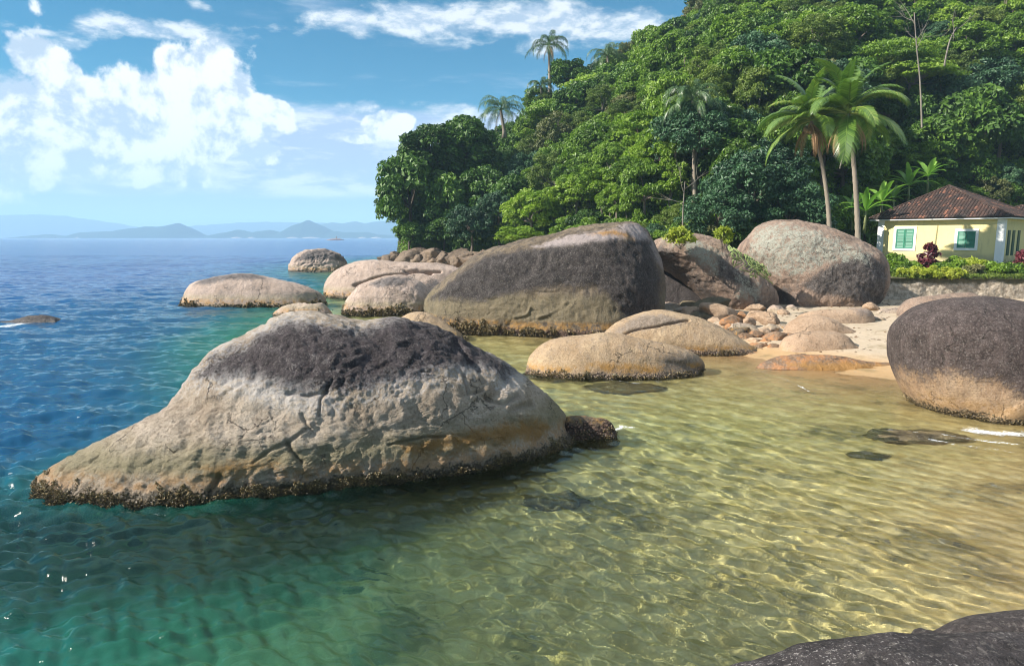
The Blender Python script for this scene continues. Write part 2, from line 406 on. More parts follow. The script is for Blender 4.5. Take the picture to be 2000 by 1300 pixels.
# ------------------------------------------------------------------ rock material
def rock_mat(name, A=(.43, .34, .25), B=(.54, .43, .33), dark=(.055, .048, .050), dark2=(.10, .088, .086), pale=(.52, .47, .42),
             orange=(.27, .15, .045), olive=(.24, .21, .12), zb=.26, zo=.48, zg=.95, o_amt=.85, g_amt=.6, streak=0.0, lichen=0.0,
             speck=.5, edge=.35, bump=1.0, zoff=0.0, barn=(.070, .052, .030), white=0.0, ot=1.06, crk=.8):
    m, t = new_mat(name); g = t.pos(); z = t.add(t.sep(g, 2), -zoff)
    n1 = t.noise(.9, 6, .6, g); n2 = t.noise(3.5, 6, .62, g); n3 = t.noise(15, 5, .65, g); n4 = t.noise(70, 3, .6, g)
    gs = t.vm('MULTIPLY', g, (2.6, 2.6, .45)); n5 = t.noise(1.6, 6, .62, gs)
    c = t.mix(t.ss(t.add(t.mul(n1, .6), t.mul(n2, .4)), .36, .64), A, B)
    c = t.mix(t.mul(t.ss(n3, .50, .66), .50), c, tuple(v * .52 for v in A)); c = t.mix(t.mul(t.ss(n4, .56, .70), .45), c, tuple(v * .45 for v in A))
    c = t.mix(t.mul(t.ss(t.noise(1.7, 7, .7, g), .55, .70), .5), c, tuple(min(1, v * 1.22) for v in B))
    c = t.mix(t.mul(t.ss(t.noise(2.3, 6, .7, t.vm('ADD', g, (9, 3, 1))), .56, .70), .45), c, (.24, .20, .16))
    if streak: c = t.mix(t.mul(t.ss(n5, .46, .66), streak), c, dark2)
    zz = t.add(z, t.add(t.mul(t.add(n2, -.5), .22), t.mul(t.add(n1, -.5), .45)))
    c = t.mix(t.mul(t.mul(t.ss(zz, zg, zg - .45), t.ss(zz, zo - .15, zo + .1)), g_amt), c, t.mix(n3, olive, tuple(v * 1.35 for v in olive)))
    wn = t.add(t.mul(t.add(n1, -.5), .35), t.add(t.mul(t.add(n2, -.5), .55), t.mul(t.add(n3, -.5), .50)))
    if pale: 
        pm = t.ss(t.add(t.attr('pale'), wn), -edge * .4, edge * .4)
        c = t.mix(t.mul(pm, .9), c, t.mix(n3, tuple(v * .72 for v in pale), pale))
    dm0 = t.add(t.attr('dark'), wn)
    dm = t.ss(dm0, -edge * .5, edge * .5)
    dcol = t.mix(t.ss(t.add(t.mul(n3, .5), t.mul(n2, .5)), .38, .62), dark, dark2)
    dcol = t.mix(t.mul(t.ss(n5, .52, .70), .38), dcol, tuple(v * 1.9 for v in dark2))
    sp = t.ss(t.add(n4, t.mul(t.add(n2, -.5), .5)), .62, .70)
    dcol = t.mix(t.mul(sp, speck), dcol, (.45, .42, .40))
    dcol = t.mix(t.mul(t.ss(t.noise(6.5, 8, .75, gs), .60, .70), speck), dcol, (.34, .31, .30))
    c = t.mix(dm, c, dcol)
    if white:
        wm = t.mul(t.ss(dm0, -.42, -.10), t.ss(dm0, .32, .0)); wm = t.mul(wm, t.ss(t.add(n3, t.mul(n1, .6)), .70, .92))
        c = t.mix(t.mul(wm, white), c, (.66, .62, .60))
    if lichen:
        vo = t.n('ShaderNodeTexVoronoi', {'Scale': 2.6, 'Vector': t.vm('ADD', g, t.n('ShaderNodeTexNoise', {'Scale': 4, 'Vector': g}, 1))}, 0)
        lm = t.mul(t.mul(t.ss(t.add(t.add(t.attr('lichen'), t.mul(wn, 1.6)), t.mul(vo, -.5)), -.35, .15), t.ss(t.add(n3, t.mul(n2, .6)), .62, .86)), lichen)
        lc = t.mix(n3, (.24, .25, .20), (.50, .50, .42)); lc = t.mix(t.ss(n4, .58, .66), lc, (.12, .11, .1))
        c = t.mix(lm, c, lc)
    gr = t.noise(26, 5, .75, g); gr2 = t.noise(11, 5, .75, t.vm('ADD', g, (3, 8, 5)))
    c = t.mix(t.mul(t.ss(gr, .54, .64), .50), c, t.mix(1.0, c, (.42, .40, .38), 'MULTIPLY'))
    c = t.mix(t.mul(t.ss(gr, .46, .37), .35), c, t.mix(.5, c, (.62, .56, .50)))
    c = t.mix(t.mul(t.ss(gr2, .56, .64), .40), c, t.mix(1.0, c, (.50, .47, .45), 'MULTIPLY'))
    wv = t.vm('ADD', g, t.vm('MULTIPLY', t.noise(1.6, 5, .6, g, out=1), (.9, .9, .9)))
    ck = t.n('ShaderNodeTexVoronoi', {'Scale': .85, 'Vector': t.vm('MULTIPLY', wv, (1, 1, 1.5))}, 0, feature='DISTANCE_TO_EDGE')
    ckm = t.mul(t.mul(t.ss(ck, .016, .004), t.ss(t.noise(.9, 3, .5, t.vm('ADD', g, (5, 5, 5))), .50, .58)), crk)
    c = t.mix(t.mul(ckm, .8), c, (.03, .025, .02))
    om = t.mul(t.mul(t.ss(zz, zb - .05, zb + .06), t.ss(zz, zo + .12, zo - .1)), t.mul(t.ss(t.add(t.add(n2, t.mul(n1, .8)), t.mul(n3, .5)), ot, ot + .22), o_amt))
    c = t.mix(om, c, t.mix(n3, orange, tuple(min(1, v * 1.4) for v in orange)))
    om2 = t.ss(t.add(t.attr('rust'), t.mul(wn, .7)), -.15, .15)
    c = t.mix(t.mul(om2, .9), c, t.mix(n3, (.25, .115, .022), (.38, .22, .07)))
    zb2 = t.add(z, t.add(t.mul(t.add(n3, -.5), .50), t.mul(t.add(n2, -.5), .35)))
    bm = t.ss(zb2, zb + .05, zb - .07)
    vb = t.n('ShaderNodeTexVoronoi', {'Scale': 17.0, 'Vector': g}, 0)
    bc = t.mix(t.ss(vb, .10, .5), tuple(min(1, v * 5.5) for v in barn), barn)
    bc = t.mix(t.ss(n2, .45, .65), bc, tuple(v * 1.6 for v in barn))
    c = t.mix(bm, c, bc)
    c = t.mix(t.mul(t.ss(z, .02, -.25), .85), c, (.085, .065, .03))
    b = t.bump(t.mul(n2, 1.0), .30 * bump, .20)
    cr = t.n('ShaderNodeTexNoise', {'Scale': 2.0, 'Detail': 7, 'Roughness': .65, 'Vector': g}, 0, noise_type='RIDGED_MULTIFRACTAL', normalize=False) if False else None
    b = t.bump(n3, .60 * bump, .06, b); b = t.bump(gr, .75 * bump, .035, b); b = t.bump(n4, .5 * bump, .015, b); b = t.bump(ckm, .8, -.05, b)
    b = t.bump(t.mul(bm, t.m('SUBTRACT', 1.0, vb)), .9, .06, b)
    rg = t.mix(t.ss(z, .3, .05), (.85, .85, .85), (.32, .32, .32))
    t.links.new(pbsdf(t, c, rg, b, .35), t.out.inputs[0])
    return m

# ------------------------------------------------------------------ rock builder: an outline standing in its own plane in the world, swelled to a solid body
def catmull(P, n=6):
    P = np.asarray(P, float); out = []
    for i in range(len(P)):
        p0, p1, p2, p3 = P[i - 1], P[i], P[(i + 1) % len(P)], P[(i + 2) % len(P)]
        for k in range(n):
            t_ = k / n; out.append(.5 * ((2 * p1) + (-p0 + p2) * t_ + (2 * p0 - 5 * p1 + 4 * p2 - p3) * t_ ** 2 + (-p0 + 3 * p1 - 3 * p2 + p3) * t_ ** 3))
    return np.array(out)
def rock(name, top, Y0, mat, label, x0=None, lean=.3, skew=0.0, Tf=1.5, Tb=1.5, p=2.6, q=2.0, zbot=-1.0, flare=0.0, na=180, nr=60,
         amp=(.10, .04, .012), seed=0, marks={}, grooves=(), cpx=None, group=None, cat='boulder', closed=False, ncfrac=.5, crag=0.0):
    """top: visible outline, in photo pixels, left waterline over the crest to the right waterline."""
    if x0 is None: x0 = onz((top[0][0] + top[-1][0]) / 2, 650, 0)[0] * 0 + ony((top[0][0] + top[-1][0]) / 2, 600, Y0)[0]
    e1 = np.array([1, skew, 0.0]); e1 /= np.linalg.norm(e1)
    e2 = np.array([0, lean, 1.0]); e2 -= e1 * (e1 @ e2); e2 /= np.linalg.norm(e2)
    nrm = np.cross(e1, e2); nrm = nrm if nrm[1] < 0 else -nrm
    O = np.array([x0, Y0, 0.0])
    def to_st(pt):
        d = ray(*pt); C0 = np.array([0, 0, H]); k = ((O - C0) @ nrm) / (d @ nrm); Q = C0 + k * d - O
        return np.array([Q @ e1, Q @ e2])
    st = [to_st(p_) for p_ in top]
    if not closed:
        s0, s1 = st[0][0], st[-1][0]; wdt = s1 - s0
        tb = zbot / e2[2]
        st += [np.array([s1 + flare * .6, st[-1][1] + (tb - st[-1][1]) * .55]), np.array([s1 - wdt * .12 + flare, tb]), np.array([(s0 + s1) / 2, tb * 1.1]), np.array([s0 + wdt * .12 - flare, tb]),
               np.array([s0 - flare * .6, st[0][1] + (tb - st[0][1]) * .55])]
    st = np.array(st); fine = catmull(st, 8)
    c = to_st(cpx) if cpx else np.array([(fine[:, 0].min() + fine[:, 0].max()) / 2, fine[:, 1].min() * .5 + fine[:, 1].max() * .5])
    d = fine - c; an = np.arctan2(d[:, 1], d[:, 0]); rr = np.hypot(d[:, 0], d[:, 1])
    # sample along the outline by arc length (star shaped about c)
    L = np.concatenate([[0], np.cumsum(np.linalg.norm(np.diff(np.vstack([fine, fine[:1]]), axis=0), axis=1))])
    tt = np.linspace(0, L[-1], na, endpoint=False)
    loop = np.vstack([fine, fine[:1]])
    bx = np.interp(tt, L, loop[:, 0]); by = np.interp(tt, L, loop[:, 1]); B = np.stack([bx, by], 1)
    def sheet(sgn, T, nr):
        k = np.linspace(0, 1, nr); r = np.sin(k * math.pi / 2) ** .85
        PT = c[None, None] + r[:, None, None] * (B - c)[None]
        h = T * np.maximum(0, 1 - r ** p) ** (1 / q)
        P3 = O + PT[..., :1] * e1 + PT[..., 1:] * e2 + sgn * h[:, None, None] * nrm
        return P3.reshape(-1, 3), PT.reshape(-1, 2)
    nb_ = max(12, int(nr * ncfrac))
    Vf, Sf = sheet(1, Tf, nr); Vb, Sb = sheet(-1, Tb, nb_)
    V = np.vstack([Vf, Vb[:-na][::-1] if False else Vb[:-na]]); ST = np.vstack([Sf, Sb[:-na]])
    F1 = grid_faces(na, nr, True)
    idx = np.arange(na * nb_).reshape(nb_, na); mapb = np.where(idx < na * (nb_ - 1), idx + na * nr, idx - na * (nb_ - 1) + na * (nr - 1))
    j = np.roll(mapb, -1, axis=1)
    F2 = np.stack([mapb[:-1], mapb[1:], j[1:], j[:-1]], -1).reshape(-1, 4)
    F = np.vstack([F1, F2])
    def normals(V):
        a, b = V[F[:, 2]] - V[F[:, 0]], V[F[:, 3]] - V[F[:, 1]]; n = np.cross(a, b); N = np.zeros_like(V)
        for k in range(4): 
            for ax in range(3): N[:, ax] += np.bincount(F[:, k], n[:, ax], len(V))
        return N / (np.linalg.norm(N, axis=1)[:, None] + 1e-12)
    N = normals(V)
    if N[: na].mean(0) @ nrm < 0: F = F[:, ::-1]; N = -N
    N[:na] = nrm; N[na * nr: na * (nr + 1)] = -nrm
    nf_ = na * nr; Vd = V[:nf_] - [0, 0, H]; dv = Vd[:, 1] * CP - Vd[:, 2] * SP
    PX = np.stack([1000 + FPX * Vd[:, 0] / dv, 650 - FPX * (Vd[:, 1] * SP + Vd[:, 2] * CP) / dv], 1)
    facing = ((N[:nf_] * Vd).sum(1) < 0)
    def on_surf(pt):      # where a traced point lies on this rock's own surface
        d_ = np.hypot(PX[:, 0] - pt[0], PX[:, 1] - pt[1]) + np.where(facing, 0, 30); i = int(d_.argmin())
        return ST[i] if d_[i] < 14 else to_st(pt)
    size = max(np.ptp(V[:, 0]), 1e-3); off = seed * 13.7
    d1 = fbm(V + off, 1.6 / max(size, 1.2) * 1.2, 3); d2 = fbm(V + off, 1.1, 4); d3 = fbm(V + off, 4.5, 4, .55)
    D = amp[0] * size * .35 * d1 + amp[1] * d2 + amp[2] * d3
    if crag:
        rg = fbm(V * [1, 1, 1.6] + off, .9, 5, .55, True); D += -crag * np.clip(rg - .35, 0, 1)
        ter = fbm(V + off + 5, .8, 3) * 3.0; D += crag * .22 * (np.abs((ter % 1) - .5) * 2)
        pit = fbm(V + off + 9, 2.2, 4, .6); D -= crag * .45 * np.clip(pit - .25, 0, 1)
    for pts, wd, dp in grooves:
        gp = np.array([on_surf(p_) for p_ in pts])
        dd = poly_line_dist(ST + .04 * np.stack([fbm(V, 2, 2), fbm(V + 7, 2, 2)], 1), gp)
        front = np.arange(len(V)) < na * nr
        D = D - np.where(front, dp * np.exp(-(dd / wd) ** 2), 0)
    V = V + N * D[:, None]
    at = {}
    for key in ('dark', 'pale', 'lichen', 'rust'):
        ps = marks.get(key); a = np.full(len(V), -2.0)
        for poly in (ps or []):
            a = np.maximum(a, sdist(ST, np.array([on_surf(p_) for p_ in poly])))
        at[key] = np.clip(a, -2, 2)
    o = mk(name, V, F, mat, attrs=at)
    tag(o, label, cat, group)
    o.cycles.is_caustics_receiver = True
    o['_'] = 0; del o['_']
    return o
def mussels(o, n, z0, z1, size, mat, seed=0):
    me = o.data; V = np.empty(len(me.vertices) * 3); me.vertices.foreach_get('co', V); V = V.reshape(-1, 3)
    N = np.empty(len(V) * 3); me.vertices.foreach_get('normal', N); N = N.reshape(-1, 3)
    r = np.random.default_rng(seed); zt = z0 + (z1 - z0) * (.62 + 1.1 * fbm(V, 1.3, 3) + .8 * fbm(V, 5, 3))
    ok = np.where((V[:, 2] > z0) & (V[:, 2] < zt) & (N[:, 1] < .3))[0]
    if len(ok) == 0: return
    E_ = np.empty(len(me.edges) * 2, int); me.edges.foreach_get('vertices', E_); E_ = E_.reshape(-1, 2)
    el = np.linalg.norm(V[E_[:, 0]] - V[E_[:, 1]], axis=1).mean()
    wgt = None
    i = r.choice(ok, n); C = V[i] + r.normal(size=(n, 3)) * el * .6; Nn = N[i] + r.normal(size=(n, 3)) * .5; Nn /= np.linalg.norm(Nn, axis=1)[:, None]
    a = np.cross(Nn, r.normal(size=(n, 3))); a /= np.linalg.norm(a, axis=1)[:, None]; b = np.cross(Nn, a)
    s = size * r.uniform(.5, 1.3, n)[:, None]
    pts = np.stack([C + a * s * .7, C + b * s * .4, C - a * s * .7, C - b * s * .4, C + Nn * s * 1.3, C - Nn * s * .4], 1)
    f = np.array([(0, 1, 4), (1, 2, 4), (2, 3, 4), (3, 0, 4), (1, 0, 5), (2, 1, 5), (3, 2, 5), (0, 3, 5)])
    F = (np.arange(n)[:, None, None] * 6 + f[None]).reshape(-1, 3)
    q = mk('mussel_band', pts.reshape(-1, 3), F, mat, o, False, {'var': np.repeat(np.clip(.75 * r.random(n) ** 1.3 + .5 * np.clip((C[:, 2] - z0) / (z1 - z0) - .35, -.3, .6), 0, 1), 6)}); q['kind'] = 'stuff'
    q.cycles.is_caustics_receiver = True
def mussel_mat():
    m, t = new_mat('mussel_shell'); v = t.attr('var')
    c = t.ramp(v, [(0, (.022, .018, .012)), (.35, (.08, .058, .026)), (.6, (.18, .125, .045)), (.85, (.26, .20, .10)), (1, (.34, .30, .22))])
    t.links.new(pbsdf(t, c, .55, None, .5), t.out.inputs[0]); return m
def build_rocks():
    mm = mussel_mat()
    M_main = rock_mat('granite_streaked_crest', A=(.39, .305, .225), B=(.60, .50, .40), zb=.17, zo=.40, zg=1.0, white=.65, dark=(.036, .028, .031), dark2=(.080, .064, .069), edge=.22, o_amt=.55, g_amt=.8, bump=2.0, speck=.6, ot=1.02, orange=(.34, .16, .03))
    M_big = rock_mat('granite_dark_weathered', A=(.10, .075, .052), B=(.21, .16, .105), pale=(.40, .34, .33), zb=.30, zo=.62, zg=1.9, streak=.8, dark=(.020, .016, .016), dark2=(.048, .039, .037), g_amt=.5, olive=(.15, .125, .07), speck=.3, bump=1.3, barn=(.06, .035, .025))
    M_tan = rock_mat('granite_smooth_tan', A=(.30, .205, .12), B=(.44, .32, .20), zb=.17, zo=.36, zg=.6, streak=.35, o_amt=.9, g_amt=.2, bump=.8, dark=(.13, .10, .075), dark2=(.22, .17, .13), barn=(.10, .07, .05))
    M_tan_s = rock_mat('granite_beach_tan', A=(.29, .195, .125), B=(.40, .285, .195), zb=.02, zo=.25, zg=.3, o_amt=.4, g_amt=.2, bump=.6, dark=(.16, .12, .10), dark2=(.28, .22, .18), zoff=.05)
    M_pink = rock_mat('granite_pinkish', A=(.32, .24, .19), B=(.44, .34, .285), zb=.22, zo=.5, zg=.9, streak=.35, o_amt=.8, g_amt=.5, bump=.8, dark=(.07, .06, .058), dark2=(.13, .11, .105))
    M_lich = rock_mat('granite_lichen_covered', A=(.30, .205, .15), B=(.42, .31, .24), pale=(.42, .40, .35), zb=-.5, zo=-.3, zg=-.2, streak=.5, dark=(.055, .045, .043), dark2=(.12, .10, .09), lichen=.95, speck=1.0, bump=1.8, edge=.32, zoff=.5)
    M_dark = rock_mat('granite_dark_patina', A=(.38, .24, .14), B=(.52, .37, .24), zb=.16, zo=.50, zg=.4, streak=.3, o_amt=.5, g_amt=.0, dark=(.044, .032, .030), dark2=(.092, .068, .063), speck=.28, edge=.35, bump=1.3, pale=(.38, .33, .33))
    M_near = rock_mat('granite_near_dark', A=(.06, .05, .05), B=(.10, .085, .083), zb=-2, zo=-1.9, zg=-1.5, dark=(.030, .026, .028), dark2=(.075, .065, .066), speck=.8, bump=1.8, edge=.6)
    M_wet = rock_mat('rock_submerged', A=(.05, .04, .022), B=(.26, .20, .095), zb=-5, zo=-4.9, zg=-4.8, dark=(.02, .02, .02), pale=(.1, .1, .1), bump=1)
    M_rust = rock_mat('rock_rusty', A=(.16, .10, .06), B=(.30, .20, .13), zb=-2, zo=.9, zg=-1, o_amt=.6, bump=1, orange=(.36, .15, .045))
    M_shore = rock_mat('rock_shore_brown', A=(.12, .085, .058), B=(.24, .17, .115), zb=.15, zo=.5, zg=.8, streak=.4, bump=1.5, o_amt=.3)
    # --- the long rock in the foreground
    main = rock('boulder', [(70, 944), (88, 923), (118, 901), (163, 873), (215, 850), (275, 822), (325, 797), (348, 765), (375, 727), (425, 685), (470, 658), (520, 630), (555, 617), (600, 612), (650, 618), (700, 630), (740, 630), (775, 624), (815, 630), (860, 645), (905, 668), (950, 692), (1000, 718), (1040, 748), (1075, 783), (1098, 812), (1108, 845)],
        12.0, M_main, 'long streaked boulder with a dark crest and pale sides, nearest the middle of the water', x0=-2.6, lean=.42, skew=.34, Tf=1.62, Tb=1.7, p=2.3, q=1.7, zbot=-1.3, flare=.3, na=620, nr=230, cpx=(705, 862),
        amp=(.035, .065, .030), seed=1, crag=.10,
        marks={'dark': [[(372, 740), (400, 708), (440, 682), (500, 650), (560, 624), (640, 630), (700, 640), (760, 612), (830, 616), (890, 638), (970, 690), (1010, 722), (990, 742), (940, 722), (900, 730), (860, 728), (800, 746), (740, 758), (660, 772), (590, 768), (520, 750), (470, 736), (420, 748)],
                        ], 'rust': [[(780, 868), (880, 850), (960, 835), (1040, 822), (1075, 832), (1060, 850), (960, 862), (860, 878), (790, 888)], [(400, 912), (440, 910), (500, 905), (540, 902), (540, 908), (470, 917), (410, 920)]]},
        grooves=[([(648, 742), (630, 780), (620, 812)], .02, .05), ([(560, 860), (575, 885), (590, 905)], .03, .09), ([(430, 930), (412, 960)], .03, .07), ([(495, 905), (520, 880), (560, 862), (600, 835), (590, 812)], .025, .05),
                 ([(170, 895), (185, 880)], .02, .05), ([(120, 912), (132, 898)], .02, .05), ([(890, 665), (915, 700), (935, 720)], .06, .10), ([(905, 735), (915, 770), (940, 760)], .025, .06),
                 ([(760, 868), (830, 852), (870, 850)], .02, .05), ([(560, 765), (600, 772), (640, 765)], .03, .05), ([(950, 775), (985, 790), (1010, 775)], .04, .07), ([(1000, 800), (1040, 790)], .05, .08)])
    mussels(main, 27000, -.08, .22, .020, mm, 1)
    o = rock('boulder', [(1096, 846), (1100, 820), (1112, 812), (1150, 815), (1185, 820), (1200, 838), (1205, 850)], 13.1, M_big, 'small dark wet rock touching the right end of the long foreground boulder',
             lean=.2, Tf=.22, Tb=.35, p=4, q=2.2, zbot=-.7, flare=.08, na=120, nr=40, amp=(.12, .05, .03), seed=2, crag=.05)
    mussels(o, 500, -.05, .2, .02, mm, 2)
    # --- the huge boulder
    big = rock('boulder', [(836, 628), (840, 596), (862, 568), (905, 532), (955, 500), (1010, 482), (1080, 466), (1150, 452), (1210, 443), (1245, 443), (1268, 458), (1285, 495), (1296, 540), (1298, 590), (1290, 640)],
        29.6, M_big, 'huge rounded dark boulder, largest of all, in front of the forest', lean=.30, skew=-.32, Tf=3.0, Tb=3.0, p=3.2, q=2.0, zbot=-2, flare=-.2, na=320, nr=130, amp=(.03, .10, .03), seed=3, crag=.07,
        marks={'dark': [[(835, 585), (870, 560), (950, 500), (1080, 480), (1230, 470), (1270, 470), (1290, 540), (1300, 640), (1240, 640), (1170, 560), (1080, 560), (1000, 575), (930, 590)]],
               'pale': [[(1040, 480), (1100, 462), (1200, 446), (1235, 450), (1215, 470), (1180, 478), (1140, 486), (1110, 480), (1070, 486)], [(1210, 440), (1250, 440), (1280, 480), (1290, 520), (1262, 500), (1235, 470)]],
               'rust': [[(1150, 456), (1195, 449), (1222, 455), (1235, 466), (1215, 462), (1180, 458)]]},
        grooves=[([(1050, 622), (1080, 610), (1095, 600), (1105, 588)], .05, -.08), ([(1005, 620), (1030, 612), (1035, 600)], .05, -.08)])
    mussels(big, 6000, -.1, .42, .06, mm, 3)
    # --- leaning slab boulder with plants
    lean_b = rock('boulder', [(1266, 494), (1268, 480), (1278, 468), (1310, 458), (1350, 458), (1390, 468), (1420, 488), (1445, 512), (1475, 540), (1500, 562), (1514, 585), (1508, 602), (1480, 612), (1445, 622), (1425, 616), (1400, 594), (1370, 566), (1335, 536), (1300, 512), (1280, 502)],
        31.8, M_lich, 'grey boulder leaning over a dark gap, leafy plants growing on top', lean=.25, skew=.15, Tf=1.3, Tb=2.4, p=3.5, q=2, na=260, nr=90, amp=(.04, .08, .03), seed=5, crag=.04, closed=True, cpx=(1400, 525),
        marks={'dark': [[(1275, 480), (1320, 500), (1380, 560), (1430, 620), (1400, 620), (1260, 500)], [(1400, 500), (1470, 545), (1480, 600), (1450, 560), (1400, 540)]], 'lichen': [[(1290, 465), (1360, 462), (1420, 500), (1400, 540), (1350, 510)], [(1440, 530), (1490, 560), (1480, 600), (1440, 580)]]})
    # inner slab seen through the gap
    rock('boulder', [(1215, 640), (1240, 560), (1262, 520), (1290, 500), (1330, 530), (1370, 570), (1420, 622), (1400, 650)], 34.0, M_near, 'shadowed slab deep in the gap between the huge boulder and the leaning one', lean=.35, Tf=.8, Tb=1.5, p=3, na=120, nr=40, amp=(.06, .08, .02), seed=6, zbot=-.6)
    # --- lichen boulder
    rock('boulder', [(1520, 604), (1500, 575), (1470, 545), (1446, 512), (1441, 492), (1455, 465), (1480, 443), (1510, 433), (1555, 434), (1600, 444), (1650, 462), (1690, 483), (1716, 503), (1728, 530), (1730, 562), (1716, 592), (1700, 606)],
        34.2, M_lich, 'big rounded boulder blotched with pale lichen, left of the yellow house', lean=.22, skew=-.10, Tf=2.3, Tb=2.4, p=3.0, q=2.0, zbot=-.6, na=300, nr=120, amp=(.04, .10, .03), seed=7, crag=.05, cpx=(1590, 530),
        marks={'lichen': [[(1445, 500), (1470, 450), (1520, 436), (1600, 446), (1700, 490), (1700, 520), (1640, 510), (1560, 540), (1500, 540)]],
               'dark': [[(1575, 548), (1630, 512), (1690, 492), (1730, 520), (1728, 598), (1690, 596), (1650, 580), (1600, 574), (1560, 562)], [(1510, 570), (1540, 560), (1560, 600), (1530, 600)]]})
    # --- dark boulder on the right
    dk = rock('boulder', [(1835, 832), (1806, 800), (1774, 745), (1757, 690), (1753, 652), (1764, 624), (1794, 600), (1830, 586), (1900, 581), (1960, 588), (2030, 606), (2100, 640), (2150, 690), (2170, 760), (2160, 830)],
        15.4, M_dark, 'big smooth blackish boulder with a tan foot, cut by the right edge', lean=.18, skew=.0, Tf=1.75, Tb=1.8, p=2.6, q=2.0, zbot=-.9, flare=-.1, na=300, nr=130, amp=(.03, .05, .012), seed=8, cpx=(1950, 715),
        marks={'dark': [[(1720, 600), (1850, 560), (2200, 580), (2200, 800), (2060, 790), (2000, 775), (1950, 752), (1900, 738), (1860, 726), (1835, 735), (1805, 745), (1760, 735), (1720, 700)]],
               'pale': [[(1922, 688), (1962, 688), (1968, 706), (1946, 718), (1926, 714)], [(1762, 655), (1775, 612), (1805, 594), (1830, 592), (1800, 625), (1780, 650)], [(1895, 598), (1925, 594), (1930, 604), (1900, 608)]]})
    mussels(dk, 2600, -.1, .22, .022, mm, 4)
    # --- tan rocks in the pool
    tn = rock('boulder', [(1028, 716), (1036, 694), (1058, 672), (1085, 660), (1130, 654), (1180, 652), (1225, 657), (1280, 670), (1330, 682), (1365, 698), (1376, 716), (1366, 730)], 19.6, M_tan,
        'low smooth tan boulder ringed with pale barnacles, alone in the pool', lean=.5, skew=.05, Tf=1.0, Tb=1.1, p=2.6, q=1.7, zbot=-.8, flare=.1, na=260, nr=90, amp=(.03, .05, .012), seed=9,
        marks={'dark': [[(1290, 695), (1330, 690), (1380, 710), (1378, 740), (1290, 740), (1285, 715)]], 'rust': [[(1150, 712), (1250, 712), (1290, 718), (1290, 728), (1180, 724)]]})  # dark right end: the boulder's shaded side painted into the colour
    mussels(tn, 3500, -.1, .17, .03, mm, 5)
    t2 = rock('boulder', [(1170, 662), (1185, 644), (1215, 625), (1250, 613), (1290, 610), (1330, 617), (1380, 632), (1420, 652), (1455, 672), (1482, 690), (1492, 702)], 23.4, M_tan,
        'sloping tan boulder split by one long crack, below the dark gap', lean=.55, skew=-.05, Tf=1.15, Tb=1.6, p=2.4, q=1.7, zbot=-.7, flare=.1, na=260, nr=90, amp=(.03, .05, .012), seed=10,
        marks={'dark': [[(1190, 650), (1250, 615), (1320, 618), (1345, 630), (1270, 640), (1210, 655)]]},
        grooves=[([(1213, 655), (1230, 646), (1250, 641), (1280, 638), (1310, 632), (1345, 624)], .035, .16)])
    mussels(t2, 2500, -.1, .2, .03, mm, 6)
    # --- boulders out in the water on the left
    B1 = rock('boulder', [(360, 588), (364, 572), (378, 558), (410, 548), (440, 541), (485, 537), (515, 540), (560, 549), (600, 560), (628, 574), (634, 586)], 39.5, M_pink,
        'long low pinkish rock with a dark cap, standing alone in the open water', lean=.4, skew=-.05, Tf=1.8, Tb=2, p=2.6, q=1.8, zbot=-1.5, na=240, nr=80, amp=(.02, .06, .015), seed=11,
        marks={'dark': [[(378, 558), (400, 535), (500, 525), (525, 545), (495, 546), (470, 545), (440, 548), (410, 554)]]})
    mussels(B1, 2500, -.1, .4, .07, mm, 7)
    B2 = rock('boulder', [(566, 524), (572, 508), (588, 494), (610, 488), (640, 489), (666, 497), (676, 512), (680, 524)], 80, M_pink, 'small grey rock standing farthest out in the sea', lean=.3, Tf=2.2, Tb=2.5, p=3, q=2, zbot=-2, na=160, nr=60, amp=(.05, .15, .05), seed=12, crag=.25,
        marks={'dark': [[(575, 512), (600, 490), (640, 486), (680, 500), (676, 512), (640, 506), (610, 508), (590, 508)]]})
    B3 = rock('boulder', [(636, 580), (634, 565), (644, 545), (672, 526), (712, 515), (755, 516), (800, 520), (850, 523), (890, 528), (930, 540), (945, 560), (945, 600)], 45, M_pink,
        'wide pinkish grey rock crossed by a long ledge, left of the huge boulder', lean=.6, skew=-.05, Tf=2.2, Tb=4, p=2.6, q=1.8, zbot=-1.5, na=300, nr=100, amp=(.03, .08, .02), seed=13,
        marks={'dark': [[(825, 555), (850, 548), (870, 560), (860, 575), (835, 570)]], 'rust': [[(634, 575), (660, 580), (690, 585), (690, 595), (636, 590)]]},
        grooves=[([(690, 556), (710, 550), (740, 540), (790, 535), (815, 528), (840, 534)], .10, .45), ([(790, 528), (830, 530), (860, 532)], .08, .3)])
    mussels(B3, 1500, -.1, .4, .07, mm, 8)
    B4 = rock('boulder', [(676, 605), (682, 588), (702, 566), (735, 549), (775, 542), (810, 546), (836, 560), (851, 582), (853, 604), (845, 622)], 35.5, M_pink,
        'rounded greyish rock sunk against the wide pinkish one, left of the huge boulder', lean=.4, skew=-.1, Tf=1.8, Tb=2, p=2.5, q=1.9, zbot=-1.2, na=240, nr=80, amp=(.05, .10, .02), seed=14, crag=.06,
        marks={'dark': [[(720, 556), (760, 540), (800, 545), (790, 556), (750, 560)]]})
    mussels(B4, 2500, -.1, .5, .07, mm, 9)
    B5 = rock('boulder', [(534, 615), (540, 606), (560, 597), (590, 594), (612, 593), (632, 592), (645, 604), (650, 617)], 33.5, M_pink, 'small flat rock peeping over the left shoulder of the long foreground boulder', lean=.4, Tf=.7, Tb=.9, p=3, zbot=-.8, na=120, nr=40, amp=(.08, .07, .03), seed=15, crag=.08)
    mussels(B5, 900, -.1, .35, .06, mm, 10)
